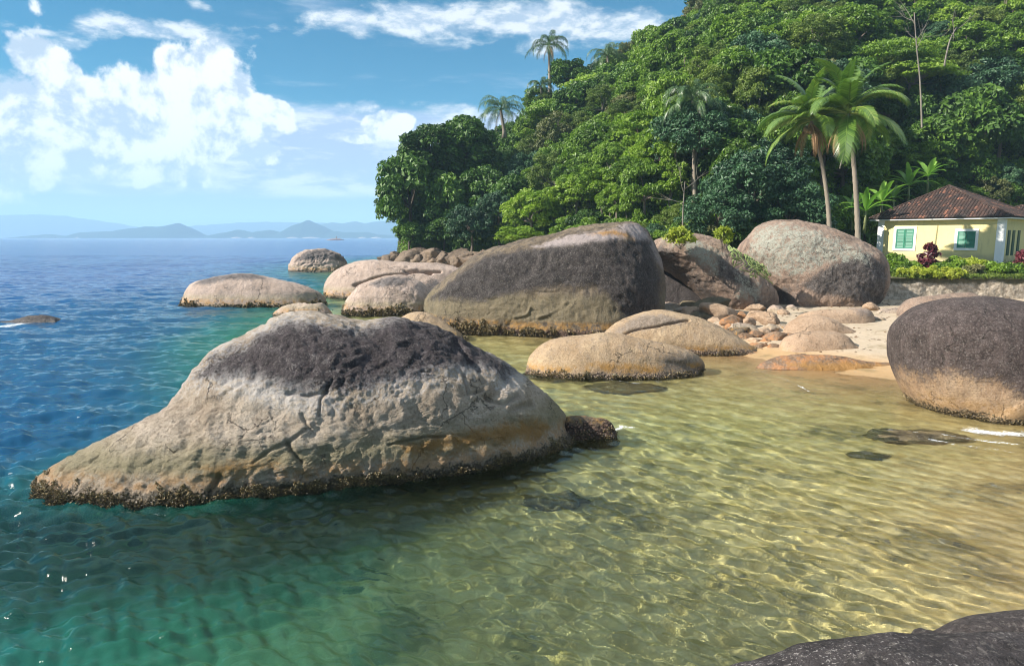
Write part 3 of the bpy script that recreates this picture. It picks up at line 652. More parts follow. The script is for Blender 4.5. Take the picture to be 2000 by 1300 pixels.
    B6 = rock('boulder', [(770, 640), (790, 620), (820, 614), (850, 622), (880, 640), (905, 658), (915, 672)], 26.5, M_tan, 'low brown rock just behind the crest of the long foreground boulder', lean=.6, Tf=1.0, Tb=1.4, p=2.4, zbot=-.8, na=140, nr=50, amp=(.04, .05, .02), seed=16)
    mussels(B6, 800, -.1, .15, .05, mm, 11)
    rock('boulder', [(-8, 632), (20, 630), (48, 624), (75, 618), (105, 618), (122, 624), (126, 631)], 31.5, M_near, 'tiny black rock barely clearing the water at the left edge', lean=.4, Tf=.5, Tb=.6, p=3, zbot=-.6, na=100, nr=30, amp=(.10, .05, .03), seed=17, crag=.06)
    # --- the rock the photographer stands on
    rock('boulder', [(900, 1900), (1150, 1500), (1280, 1370), (1370, 1340), (1450, 1316), (1530, 1302), (1620, 1276), (1700, 1262), (1800, 1254), (1920, 1252), (2050, 1254), (2300, 1268), (2700, 1400), (2900, 1900)], 2.7, M_near,
        'coarse blackish rock filling the bottom right corner in the near foreground', x0=2.2, lean=0, Tf=2.6, Tb=.5, p=3.0, q=2, zbot=-1.0, na=500, nr=200, amp=(.01, .05, .018), seed=18, crag=.05,
        marks={'dark': [[(900, 1190), (2900, 1190), (2900, 2500), (900, 2500)]]})
    rock('boulder', [(1800, 1290), (1860, 1252), (1900, 1230), (1960, 1216), (2050, 1206), (2200, 1206), (2400, 1260), (2500, 1400)], 3.5, M_near, 'smooth grey rock just behind the blackish one at the bottom right', x0=3.6, lean=0, Tf=.5, Tb=.6, p=3.0, q=2, zbot=-1.0, na=200, nr=60, amp=(.01, .03, .01), seed=19)
    # --- beach boulders
    rock('boulder', [(1520, 700), (1526, 672), (1540, 654), (1570, 648), (1615, 647), (1645, 656), (1668, 676), (1700, 692), (1722, 702)], 22.8, M_tan_s, 'smooth sand coloured boulder with a tapering right end, lowest on the beach', lean=.35, skew=.1, Tf=.75, Tb=.9, p=2.6, q=1.8, zbot=-.5, na=200, nr=70, amp=(.03, .04, .01), seed=20)
    rock('boulder', [(1528, 668), (1535, 640), (1552, 622), (1580, 615), (1612, 622), (1640, 638), (1670, 652), (1694, 664), (1700, 671)], 25.2, M_tan_s, 'smooth tan boulder in the middle of the three on the beach', lean=.4, skew=.15, Tf=.8, Tb=1, p=2.4, q=1.8, zbot=-.5, na=180, nr=60, amp=(.03, .04, .01), seed=21)
    rock('boulder', [(1555, 625), (1566, 612), (1600, 606), (1640, 604), (1680, 602), (1698, 610), (1705, 628), (1703, 640)], 27.6, M_tan_s, 'smooth pinkish boulder with a blunt right end, highest of the three on the beach', lean=.3, skew=0, Tf=.8, Tb=.9, p=3, q=2, zbot=-.2, na=160, nr=60, amp=(.03, .04, .01), seed=22,
        marks={'dark': [[(1655, 600), (1700, 600), (1702, 616), (1680, 614)]]})
    rock('rock_ledge', [(1478, 716), (1500, 704), (1540, 698), (1600, 698), (1660, 704), (1720, 714), (1765, 720), (1770, 745)], 20.3, M_rust, 'flat rust orange ledge at the edge of the beach', lean=1.4, skew=-.05, Tf=.35, Tb=.5, p=3, q=2, zbot=-.3, na=180, nr=60, amp=(.03, .05, .02), seed=23, cat='rock ledge',
        marks={'rust': [[(1540, 712), (1620, 708), (1760, 716), (1770, 750), (1600, 740)]]})
    rock('boulder', [(1756, 610), (1764, 592), (1780, 582), (1820, 580), (1860, 575), (1890, 576), (1910, 590), (1930, 610)], 28.5, M_lich, 'flat pale grey boulder below the garden wall, behind the near black one', lean=.4, Tf=1.0, Tb=1.2, p=3, zbot=-.2, na=140, nr=50, amp=(.04, .06, .02), seed=24)
    rock('boulder', [(1708, 618), (1720, 605), (1760, 602), (1790, 610), (1800, 622)], 29.5, M_pink, 'low flat slab half buried in the sand in front of the garden wall', lean=1, Tf=.3, Tb=.4, p=3, zbot=-.1, na=100, nr=30, amp=(.04, .05, .02), seed=25)
    # --- rocks under water
    for i, (px, py, z, sx, sy, sz) in enumerate([(1082, 1003, -.40, .50, .30, .22), (745, 1222, -1.25, .70, .48, .40), (1215, 768, -.22, 1.0, .55, .2), (1790, 858, -.10, .95, .45, .13), (1690, 905, -.24, .36, .2, .10), (540, 1010, -.85, 2.4, 1.1, .5), (280, 1030, -1.0, 1.9, .9, .5), (860, 935, -.5, 1.9, .7, .3), (980, 700, -.9, .9, .9, .5), (1130, 665, -.7, .8, 1.0, .4)]):
        c = onz(px, py, z); n_ = 48
        th, ph = np.meshgrid(np.linspace(0, 2 * math.pi, n_, endpoint=False), np.linspace(0, math.pi, 24))
        D_ = np.stack([np.cos(th) * np.sin(ph), np.sin(th) * np.sin(ph), np.cos(ph)], -1).reshape(-1, 3)
        V = D_ * (1 + .45 * fbm(D_ + i * 5, 1.6, 5, .6))[:, None] * [sx, sy, sz] + c
        lab = ['dark rock lying under clear shallow water in the middle of the cove', 'broad dim rock deep under the green water at the bottom', 'rusty brown rock just under the water in front of the tan barnacled boulder',
               'wide dark rock awash under thin foam, left of the near black boulder', 'brownish rock under shallow water just below the awash one', 'long brown submerged ledge before the middle of the foreground boulder',
               'dim submerged ledge off the left tip of the foreground boulder', 'brown submerged shelf before the right half of the foreground boulder', 'dark rock under the green pool left of the tan barnacled boulder', 'dark rock under the green pool at the foot of the huge boulder'][i]
        o = mk('submerged_rock', V, grid_faces(n_, 24, True), M_wet, attrs={k: np.full(len(V), -2.) for k in ('dark', 'pale', 'lichen', 'rust')})
        tag(o, lab, 'submerged rock'); o.cycles.is_caustics_receiver = True
    # --- loose stones: three shapes, copied
    protos = []
    for k in range(5):
        th, ph = np.meshgrid(np.linspace(0, 2 * math.pi, 56, endpoint=False), np.linspace(0, math.pi, 32))
        D_ = np.stack([np.cos(th) * np.sin(ph), np.sin(th) * np.sin(ph), np.cos(ph)], -1).reshape(-1, 3)
        rg_ = np.random.default_rng(100 + k); rad_ = np.full(len(D_), 1.25)
        for _ in range(11):
            n_ = rg_.normal(size=3); n_ /= np.linalg.norm(n_); dt = D_ @ n_; rad_ = np.where(dt > .05, np.minimum(rad_, rg_.uniform(.72, 1.02) / np.maximum(dt, .05)), rad_)
        rk_ = (.85 if k >= 3 else .62); D_ = D_ * (rk_ * rad_ + (1 - rk_))[:, None]
        V = D_ * (1 + .16 * fbm(D_ + k * 9, 1.2, 4) + .06 * fbm(D_ + k, 5, 3))[:, None] * [1, .8, .7]
        protos.append((V, grid_faces(56, 32, True)))
    att = {k: None for k in ('dark', 'pale', 'lichen', 'rust')}
    r = random.Random(5); mesh_cache = {}
    def stone(px, py, Y, s, mat, k, label, group, name='stone', cat='stone', sq=1.0, rz=None):
        key = (k, mat.name)
        c = ony(px, py, Y)
        if key in mesh_cache:
            o = mesh_cache[key].copy(); COL.objects.link(o)
        else:
            V, F = protos[k]; o = mk(name, V, F, mat, attrs={a: np.full(len(V), -2.) for a in att}); mesh_cache[key] = o
        o.name = name; o.location = c; o.scale = (s, s, s * sq); o.rotation_euler = (r.uniform(-.3, .3), r.uniform(-.3, .3), r.uniform(0, 6.28) if rz is None else rz)
        tag(o, label, cat, group); return o
    G = 'loose stones on the beach below the lichen boulder'
    L = 'one of the loose brownish stones heaped on the beach below the lichen boulder'
    for px, py, Y, s, mt, k in [(1378, 610, 29.5, .45, M_tan_s, 0), (1405, 612, 28.5, .62, M_tan_s, 1), (1428, 632, 27, .42, M_rust, 2), (1350, 612, 30, .5, M_tan_s, 3), (1335, 606, 31, .4, M_pink, 4), (1460, 630, 27, .28, M_tan_s, 1), (1477, 618, 28.5, .38, M_tan_s, 0), (1502, 624, 27.5, .5, M_tan_s, 2),
        (1505, 642, 26, .34, M_pink, 3), (1530, 640, 26.5, .28, M_pink, 4), (1512, 662, 24.5, .40, M_rust, 0), (1480, 655, 25, .3, M_rust, 1), (1495, 672, 24, .34, M_rust, 2), (1455, 648, 25.5, .45, M_pink, 3), (1440, 645, 26, .38, M_rust, 4), (1478, 682, 23.5, .36, M_rust, 0), (1508, 684, 23.2, .34, M_rust, 2),
        (1468, 668, 24.3, .3, M_tan_s, 3), (1450, 660, 25, .33, M_rust, 1), (1725, 656, 25.5, .22, M_tan_s, 0), (1738, 642, 26.5, .25, M_tan_s, 1), (1420, 620, 28.5, .4, M_rust, 4), (1395, 628, 27.6, .3, M_tan_s, 2), (1445, 618, 29, .3, M_rust, 3), (1538, 660, 24.6, .26, M_rust, 1), (1526, 690, 23, .22, M_rust, 4), (1492, 650, 25.4, .3, M_tan_s, 0), (1465, 642, 26.3, .26, M_rust, 2), (1310, 605, 33, .5, M_pink, 1), (1700, 600, 31, .3, M_tan_s, 2), (1690, 640, 27, .15, M_tan_s, 3), (1390, 600, 31, .62, M_big, 3), (1372, 622, 28.6, .5, M_big, 4), (1442, 655, 25.4, .55, M_big, 3), (1415, 640, 27, .42, M_pink, 4), (1355, 600, 32.5, .6, M_big, 4), (1515, 606, 31, .4, M_pink, 3), (1475, 604, 31.5, .45, M_tan_s, 4), (1530, 612, 30, .3, M_tan_s, 0), (1470, 694, 22.6, .24, M_rust, 3), (1498, 698, 22.4, .26, M_rust, 4), (1545, 605, 32, .35, M_pink, 2), (1712, 625, 28, .3, M_pink, 3)]:
        stone(px, py, Y, s * r.uniform(.95, 1.35), mt, k, L, G, sq=.8)
    G = 'broken rocks along the foot of the headland'; L = 'one of the jagged brown rocks heaped along the waterline under the leftmost dark tree'
    for i in range(64):
        px = 742 + 228 * (i / 63) + r.uniform(-6, 6); Y = np.interp(px, [740, 800, 970], [82, 79, 66]) + r.uniform(-1.5, 2.5)
        top = np.interp(px, [740, 760, 780, 830, 900, 960], [512, 500, 494, 488, 496, 498])
        py = r.uniform(top + 4, 522); s = r.uniform(.5, 1.15) * Y / 75
        o = stone(px, py, Y, s, M_shore, 3 + r.randrange(2), L, G, 'shore_rock', 'rock', 1.0)
        if py > 512 or Y < 0: pass
    for (px, py, Y, s) in [(800, 510, 79, 2.3), (768, 514, 81, 2.0), (845, 508, 77, 2.4), (890, 512, 73, 2.2), (930, 514, 70, 2.0), (960, 516, 68, 1.8)]:
        stone(px, py, Y, s, M_shore, 3 + r.randrange(2), L, G, 'shore_rock', 'rock', .8)
# ------------------------------------------------------------------ vegetation
def leaf_mat(name, cols, rough=.42, trans=.25, spec=.45):
    m, t = new_mat(name)
    v = t.attr('var'); oi = t.n('ShaderNodeObjectInfo', {}, 5)
    n = t.noise(.35, 2, .5, t.pos())
    f = t.add(t.add(t.mul(v, .50), t.mul(oi, .34)), t.mul(t.add(n, -.3), .40))
    c = t.ramp(f, [(i / (len(cols) - 1) * .9 + .05, k) for i, k in enumerate(cols)])
    p = pbsdf(t, c, rough, None, spec)
    tr = t.n('ShaderNodeBsdfTranslucent', {'Color': t.mix(.5, c, t.mix(1.0, c, (1.0, 1.4, .4), 'MULTIPLY'))})
    t.links.new(t.n('ShaderNodeMixShader', {0: trans, 1: p, 2: tr}), t.out.inputs[0])
    return m
def leaves(C, Nn, r, ln, wd, jit=.55, fold=0.0):
    n = len(C); Nn = Nn + r.normal(size=(n, 3)) * jit; Nn /= np.linalg.norm(Nn, axis=1)[:, None] + 1e-9
    a = np.cross(Nn, r.normal(size=(n, 3))); a /= np.linalg.norm(a, axis=1)[:, None] + 1e-9; b = np.cross(Nn, a)
    s = r.uniform(.6, 1.45, n)[:, None]; l = ln * s * .5; w_ = wd * s * .5
    V = np.stack([C - a * l, C + b * w_ + a * l * .1, C + a * l - Nn * l * .25, C - b * w_ + a * l * .1], 1).reshape(-1, 3)
    return V, np.arange(n * 4).reshape(-1, 4)
def crown(seed, rx=3.2, rz=3.0, ncl=42, cr=(.7, 1.25), nleaf=11000, ln=.34, wd=.17, shape='round', jit=.6, low=-.55):
    r = np.random.default_rng(seed); cc = []; rr = []
    for k in range(ncl):
        if shape == 'round':
            while True:
                d = r.normal(size=3); d /= np.linalg.norm(d)
                if d[2] > low: break
            q = r.uniform(.55, 1.0) ** .6; lump = 1 + .22 * math.sin(3 * math.atan2(d[1], d[0]) + seed)
            c = d * [rx * lump, rx * lump, rz] * q * .82; s = r.uniform(*cr)
            sc = (s, s, s * .86)
        elif shape == 'umbrella':
            an = r.uniform(0, 6.28); ra = rx * math.sqrt(r.uniform(0, 1)); lev = r.choice([0, .55, 1.1])
            c = np.array([ra * math.cos(an), ra * math.sin(an), rz * .5 * (1 - (ra / rx) ** 2) + lev * .7 - .6]); s = r.uniform(*cr); sc = (s * 1.25, s * 1.25, s * .22)
        elif shape == 'column':
            h = r.uniform(-1, 1); an = r.uniform(0, 6.28); ra = rx * math.sqrt(max(0, 1 - h * h)) * r.uniform(.5, .95)
            c = np.array([ra * math.cos(an), ra * math.sin(an), h * rz]); s = r.uniform(*cr); sc = (s, s, s * .9)
        cc.append(c); rr.append(sc)
    cc = np.array(cc); rr = np.array(rr); wgt = rr[:, 0] ** 2; wgt /= wgt.sum()
    k = r.choice(ncl, nleaf, p=wgt); d = r.normal(size=(nleaf, 3)); d /= np.linalg.norm(d, axis=1)[:, None]
    d[:, 2] = np.where(d[:, 2] < -.25, -d[:, 2], d[:, 2])
    rad = r.uniform(.62, 1.06, nleaf) + .12 * fbm(d * 2 + k[:, None] * 3.1, 1, 2)
    C = cc[k] + d * rr[k] * rad[:, None]
    V, F = leaves(C, d * .8 + [0, 0, .35], r, ln, wd, jit)
    cv = r.random(ncl); var = np.clip(.55 * cv[k] + .45 * r.random(nleaf), 0, 1)
    return V, F, {'var': np.repeat(var, 4)}, cc
def branches(mb, base, tips, r0, r, wob=.3, n=7):
    base = np.asarray(base, float)
    for tp in tips:
        tp = np.asarray(tp, float); mid = (base + tp) / 2 + np.array([r.normal() * wob, r.normal() * wob, -abs(r.normal()) * wob * .5])
        k = np.linspace(0, 1, n)[:, None]; pts = (1 - k) ** 2 * base + 2 * k * (1 - k) * mid + k * k * tp
        mb.tube(pts, r0 * (1 - .8 * k[:, 0]), 6)
def trunk_mesh(seed, h, r0, cc, zc, lean=(0, 0), nb=9):
    r = np.random.default_rng(seed); mb = MB(); k = np.linspace(0, 1, 9)
    top = np.array([lean[0], lean[1], h]); pts = k[:, None] * top + np.stack([.12 * h * .2 * np.sin(k * 5 + seed), .1 * h * .2 * np.sin(k * 4 + seed * 2), 0 * k], 1)
    pts[0, 2] = -1.0; mb.tube(pts, r0 * (1.25 - .75 * k), 9)
    tips = [c_ * .9 + [0, 0, zc] for c_ in cc[np.linspace(0, len(cc) - 1, nb).astype(int)]]
    branches(mb, pts[-2], tips, r0 * .5, r)
    return mb
def hill_hit(px, py, h=0.0, y0=40):
    for Y in np.arange(y0, 135, .5):
        p = ony(px, py, Y)
        if p[2] < hill_z(np.array([p[0]]), np.array([p[1]]))[0] + h: return p
    return ony(px, py, 115)
def canopy_materials():
    return {
        'dark': leaf_mat('leaves_dark_green', [(.014, .038, .006), (.042, .095, .012), (.085, .170, .020), (.16, .26, .038)], .50, .18, .35),
        'mid': leaf_mat('leaves_mid_green', [(.026, .060, .005), (.080, .155, .011), (.155, .26, .020), (.27, .38, .038)], .45, .28),
        'lime': leaf_mat('leaves_lime_green', [(.055, .115, .008), (.135, .235, .015), (.22, .33, .025), (.33, .44, .06)], .45, .32),
        'blue': leaf_mat('leaves_blue_green', [(.014, .040, .018), (.030, .080, .032), (.052, .125, .048), (.085, .17, .075)], .5, .15),
        'olive': leaf_mat('leaves_olive', [(.030, .042, .012), (.075, .095, .025), (.14, .15, .05), (.22, .20, .09)], .55, .25),
        'olive2': leaf_mat('leaves_yellowish_fine', [(.035, .065, .008), (.085, .135, .018), (.16, .22, .03), (.27, .33, .06)], .5, .3),
        'palm': leaf_mat('palm_frond_green', [(.035, .085, .012), (.085, .165, .024), (.165, .26, .045), (.42, .44, .11)], .32, .25, .7),
        'qpalm': leaf_mat('feather_palm_green', [(.020, .055, .02), (.05, .11, .035), (.09, .16, .05), (.15, .22, .08)], .4, .2, .6),
        'dry': leaf_mat('dry_frond', [(.16, .09, .045), (.26, .15, .08), (.36, .24, .14), (.45, .33, .2)], .7, .2, .2),
        'banana': leaf_mat('banana_leaf', [(.08, .20, .02), (.15, .31, .04), (.24, .42, .07), (.34, .52, .13)], .35, .35, .5),
        'red': leaf_mat('cordyline_leaf', [(.05, .010, .014), (.11, .018, .028), (.20, .035, .05), (.30, .10, .07)], .4, .2, .5),
        'sedum': leaf_mat('yellow_green_leaf', [(.16, .22, .02), (.28, .34, .03), (.38, .42, .05), (.50, .48, .08)], .5, .3),
        'bark': plain('bark_grey_brown', (.16, .13, .10), .9, .5, 4, .8, 12), 'pbark': plain('bark_pale', (.21, .185, .15), .85, .3, 3, .5, 14),
        'dbark': plain('bark_dark', (.06, .045, .035), .9, .4, 4, .8, 12)}
def place_tree(proto, px, py, Y, s, label=None, group=None, ground=None, rz=0, sz=1.0):
    """px, py: where the crown's centre shows; Y: its distance; the trunk reaches the slope below it."""
    p = ony(px, py, Y); return drop_tree(proto, p, s, label, group, ground, rz, sz)
def drop_tree(proto, p, s, label=None, group=None, ground=None, rz=0, sz=1.0):
    g = hill_z(np.array([p[0]]), np.array([p[1]]))[0] if ground is None else ground
    t = copy_tree(proto); t.scale = (s, s, s * sz); t.rotation_euler = (0, 0, rz)
    t.location = (p[0], p[1], p[2] - proto['zc'] * s * sz)
    tag(t, label, None, group); return t
def make_tree(name, cat, seed, mat, bark, h=7.0, lean=(0, 0), r0=.22, **kw):
    V, F, at, cc = crown(seed, **kw)
    V = V + [lean[0], lean[1], h]
    t = empty(name); t['category'] = cat; t['zc'] = h
    mk('crown', V, F, mat, t, False, at)
    trunk_mesh(seed, h, r0, cc + [lean[0], lean[1], 0], h, lean).build('trunk', bark, t, True)
    return t
def build_forest():
    M = canopy_materials()
    P = {}
    P['dark'] = [make_tree('broadleaf_tree', 'tree', s, M['dark'], M['dbark'], 6.5, ncl=44, ln=.44, wd=.22, nleaf=7500) for s in (1, 2, 3)]
    P['mid'] = [make_tree('leafy_tree', 'tree', s, M['mid'], M['bark'], 6.5, ncl=50, cr=(.55, 1.05), ln=.34, wd=.16, nleaf=10500) for s in (4, 5, 6)]
    P['lime'] = [make_tree('light_green_tree', 'tree', s, M['lime'], M['bark'], 6.0, ncl=55, cr=(.5, 1.0), ln=.34, wd=.15, nleaf=9000, rz=2.6) for s in (7, 8)]
    P['umb'] = [make_tree('flat_topped_tree', 'tree', s, M['lime'], M['pbark'], 6.0, ncl=60, cr=(.8, 1.4), ln=.30, wd=.12, nleaf=11000, shape='umbrella', rx=4.2, rz=2.2, jit=.35) for s in (9, 10)]
    P['blue'] = [make_tree('dense_tree', 'tree', s, M['blue'], M['bark'], 5.0, ncl=90, cr=(.5, .85), ln=.26, wd=.12, nleaf=16000, rx=3.4, rz=3.0) for s in (11, 12)]
    P['olive'] = [make_tree('sparse_tree', 'tree', s, M['olive'], M['pbark'], 6.5, ncl=34, cr=(.5, .95), ln=.32, wd=.14, nleaf=4500) for s in (13, 14)]
    P['vine'] = [make_tree('vine_draped_tree', 'tree', s_, M[k_], M['bark'], 5.0, ncl=46, cr=(.45, .8), ln=.28, wd=.15, nleaf=8000, shape='column', rx=1.7, rz=3.4) for s_, k_ in ((15, 'lime'), (16, 'mid'))]
    P['tiny'] = [make_tree('fine_leaved_tree', 'tree', 17, M['olive2'], M['pbark'], 6.5, ncl=70, cr=(.4, .8), ln=.20, wd=.09, nleaf=15000)]
    allp = [q for v in P.values() for q in v]
    LG = {'dark': ('dark glossy-leaved tree in the dense forest on the slope', 'dark green trees of the hillside forest'),
          'mid': ('mid green leafy tree in the dense forest on the slope', 'mid green trees of the hillside forest'),
          'lime': ('bright yellow-green tree in the dense forest on the slope', 'bright green trees of the hillside forest'),
          'umb': ('flat-topped layered tree in the dense forest on the slope', 'flat-topped trees of the hillside forest'),
          'blue': ('bluish green fine-leaved tree in the dense forest on the slope', 'bluish green trees of the hillside forest'),
          'vine': ('tall column of leafy vines hanging over a tree on the slope', 'vine draped trees of the hillside forest'),
          'tiny': ('fine-leaved yellowish green tree in the dense forest on the slope', 'fine-leaved trees of the hillside forest'),
          'olive': ('sparse olive-brown tree in the dense forest on the slope', 'sparse olive trees of the hillside forest')}
    r = random.Random(42)
    # single trees one can pick out
    manual = []
    def one(kind, px, py, Y, s, label, sz=1.0, ground=None, k=0):
        t = place_tree(P[kind][k % len(P[kind])], px, py, Y, s, label, None, ground, r.uniform(0, 6.28), sz); manual.append((np.array(ony(px, py, Y)), 3.0 * s)); return t
    one('dark', 800, 385, 82, 1.42, 'big dark tree leaning over the water at the left tip of the headland', 1.2, k=0)
    one('dark', 845, 300, 85, 1.25, 'dark tree forming the top left shoulder of the headland forest', 1.0, k=1)
    one('dark', 800, 462, 80, .62, 'low dark tree hanging above the rocks at the left tip of the headland', .9, k=2)
    one('dark', 905, 290, 86, 1.3, 'dark tree right of the one on the top left shoulder of the headland', 1.0, k=2)
    one('dark', 880, 400, 83, 1.25, 'shady dark tree in the hollow behind the leftmost tree', 1.2, k=1)
    one('dark', 945, 385, 82, 1.1, 'shady dark tree in the hollow left of the bright bush', 1.1, k=0)
    one('dark', 868, 455, 79, .72, 'dark tree just above the jagged shore rocks', .9, k=1)
    one('blue', 920, 445, 75, .88, 'dull green round tree above the jagged shore rocks, left of the bright bush', 1.0)
    one('blue', 975, 410, 75, .75, 'dull green tree behind the bright bush at the shore', 1.0, k=1)
    one('lime', 1040, 420, 69, .95, 'bright yellow-green bushy tree left of the top of the huge boulder', 1.0)
    one('lime', 1015, 462, 66, .72, 'low bright green bush spreading left behind the huge boulder', .6, k=1)
    one('lime', 1085, 395, 70, .70, 'bright yellow-green small tree right of the brightest bushy one', .9, k=1)
    one('umb', 1110, 222, 98, 1.35, 'wide flat-topped layered tree high on the left slope below the ridge palm', 1.0)
    one('umb', 1180, 175, 100, 1.2, 'flat-topped tree with bright layers right of and above the widest one', 1.0, k=1)
    one('umb', 1250, 165, 102, 1.0, 'bright flat-topped tree on the upper slope left of the tall feather palm', 1.0)
    one('umb', 1720, 120, 72, 1.15, 'yellow-green flat-topped tree spreading above the coconut palms', 1.0, k=1)
    one('umb', 1780, 150, 70, .9, 'yellow-green layered tree right of the coconut palm crowns', 1.0)
    one('umb', 1530, 190, 66, .7, 'small yellow-green layered tree left of the coconut palm crowns', 1.0, k=1)
    one('blue', 1470, 385, 50.5, 1.25, 'broad dense dome-shaped bluish green tree behind the leaning and lichen boulders', 1.0)
    one('blue', 1405, 425, 49, .85, 'lower left bulge tree of the dense bluish green grove behind the leaning boulder', 1.0, k=1)
    one('blue', 1540, 420, 49.5, .95, 'right bulge tree of the dense bluish green grove behind the lichen boulder', .9, k=1)
    one('blue', 1500, 330, 54, .95, 'upper tree of the dense bluish green grove left of the coconut palms', .9)
    one('lime', 1860, 300, 68, 1.15, 'light green feathery tree above the apex of the red roof', .9)
    one('lime', 1800, 310, 66, .8, 'light green feathery tree left of the red roof apex', .9, k=1)
    one('dark', 1385, 15, 112, 1.1, 'dark ragged tree standing up against the blue sky on the crest', 1.0, k=2)
    one('olive', 1360, 30, 111, .8, 'thin brownish tree on the crest against the blue sky', 1.0)
    one('mid', 1600, 440, 53, .8, 'bushy green tree filling the gap between the two coconut palm trunks', .9)
    one('mid', 1690, 440, 56, .6, 'small bushy tree between the right coconut palm trunk and the yellow house', .9, k=1)
    one('mid', 1950, 350, 72, .9, 'green tree right behind the low annex roof', .9, k=2)
    one('dark', 1108, 150, 107, .95, 'dark crown on the skyline just right of the ridge palm trunk', 1.0, k=1)
    one('mid', 1050, 200, 104, .85, 'leafy crown on the skyline at the foot of the ridge palm', .9, k=1)
    # the rest of the forest
    kinds = ['dark'] * 6 + ['mid'] * 10 + ['lime'] * 4 + ['umb'] * 1 + ['blue'] * 2 + ['olive'] + ['vine'] * 3 + ['tiny'] * 4
    acc = []; cand = []
    keep = [(1355, 215, 55, 56), (1356, 320, 26, 56), (1356, 380, 18, 56), (1072, 90, 40, 108), (980, 215, 30, 92), (1795, 130, 30, 62), (1860, 90, 30, 64)]
    for i in range(9000):
        a = r.uniform(-.165, .90); Y = r.uniform(46, 122); cand.append((a, Y))
    for a, Y in cand:
        db = float(np.interp(a, A_B, D_B)); ds = float(np.interp(a, A_B, D_S))
        if Y < db + .8 or Y > ds + 5: continue
        x = a * Y; g = float(hill_z(np.array([x]), np.array([Y]))[0])
        if .5 < a < .80 and Y < db + 3: continue
        nearshore = Y - db
        s = r.uniform(.62, 1.12) * (0.62 if nearshore < 5 else 1.0) * (1.0 if a < .2 else 1.05)
        h = (2.6 if nearshore < 5 else r.uniform(3.8, 6.0)) * (s ** .5)
        p = np.array([x, Y, g + h])
        # projected row of the crown: leave out what stands above the picture
        v = (p[2] - H) / Y; py = 650 - FPX * (v * CP + SP) / (CP - v * SP)
        if py < -90: continue
        if py > 500: continue
        px = 1000 + FPX * x / (Y * CP - (p[2] - H) * SP)
        sky = np.interp(px, [740, 760, 775, 830, 900, 960, 1000, 1050, 1090, 1160, 1230, 1290, 1340, 1400, 1500], [520, 390, 310, 258, 246, 235, 218, 165, 135, 125, 92, 52, 48, 0, -200])
        rad = 3.1 * s * FPX / Y
        if py - rad * .8 < sky: 
            if py - rad * .8 < sky - 60: continue
            p[2] -= (sky - (py - rad * .85)) * Y / FPX; 
        sp = 2.7 * s + (.25 if nearshore < 5 else .5)
        if any((p[0] - q[0]) ** 2 + (p[1] - q[1]) ** 2 + (p[2] - q[2]) ** 2 < (sp * .5 + q[3] * .5) ** 2 * 1.0 for q in acc): continue
        if any(Y < kY and (px - kx) ** 2 + (py - ky) ** 2 < (kr + rad * .8) ** 2 for kx, ky, kr, kY in keep): continue
        if any(np.linalg.norm(p - q) < rr_ * .75 for q, rr_ in manual): continue
        acc.append((p[0], p[1], p[2], sp)); kd = r.choice(kinds)
        if px < 1000 and py > 250: kd = r.choice(['dark', 'dark', 'dark', 'mid'])
        if 1000 < px < 1330 and kd == 'dark' and r.random() < .5: kd = 'mid'
        if px > 1750 and kd in ('umb', 'lime') and r.random() < .6: kd = 'dark'
        q = drop_tree(r.choice(P[kd]), p, s, LG[kd][0], LG[kd][1], None, r.uniform(0, 6.28), r.uniform(.85, 1.2))
    print('forest trees', len(acc))
    for q in allp:
        for ch in list(q.children): bpy.data.objects.remove(ch)
        bpy.data.objects.remove(q)
    # undergrowth that fills the foot of the forest
    rg = np.random.default_rng(8); n = 90000
    a = rg.uniform(-.17, .9, n); db = np.interp(a, A_B, D_B); Y = db + rg.exponential(9, n) * .8 - .8; x = a * Y
    z = hill_z(x, Y) + rg.uniform(0, 1, n) ** 1.5 * (1.2 + 1.6 * np.clip(fbm(np.stack([x, Y, 0 * x], 1), .35, 3) + .4, 0, 1))
    C = np.stack([x, Y, z], 1); V, F = leaves(C, np.tile([0, -.5, .7], (n, 1)), rg, .40, .17, .8)
    o = mk('undergrowth', V, F, M['mid'], None, False, {'var': np.repeat(rg.random(n), 4)})
    tag(o, 'tangled leafy undergrowth covering the foot of the slope', kind='stuff')
    return M

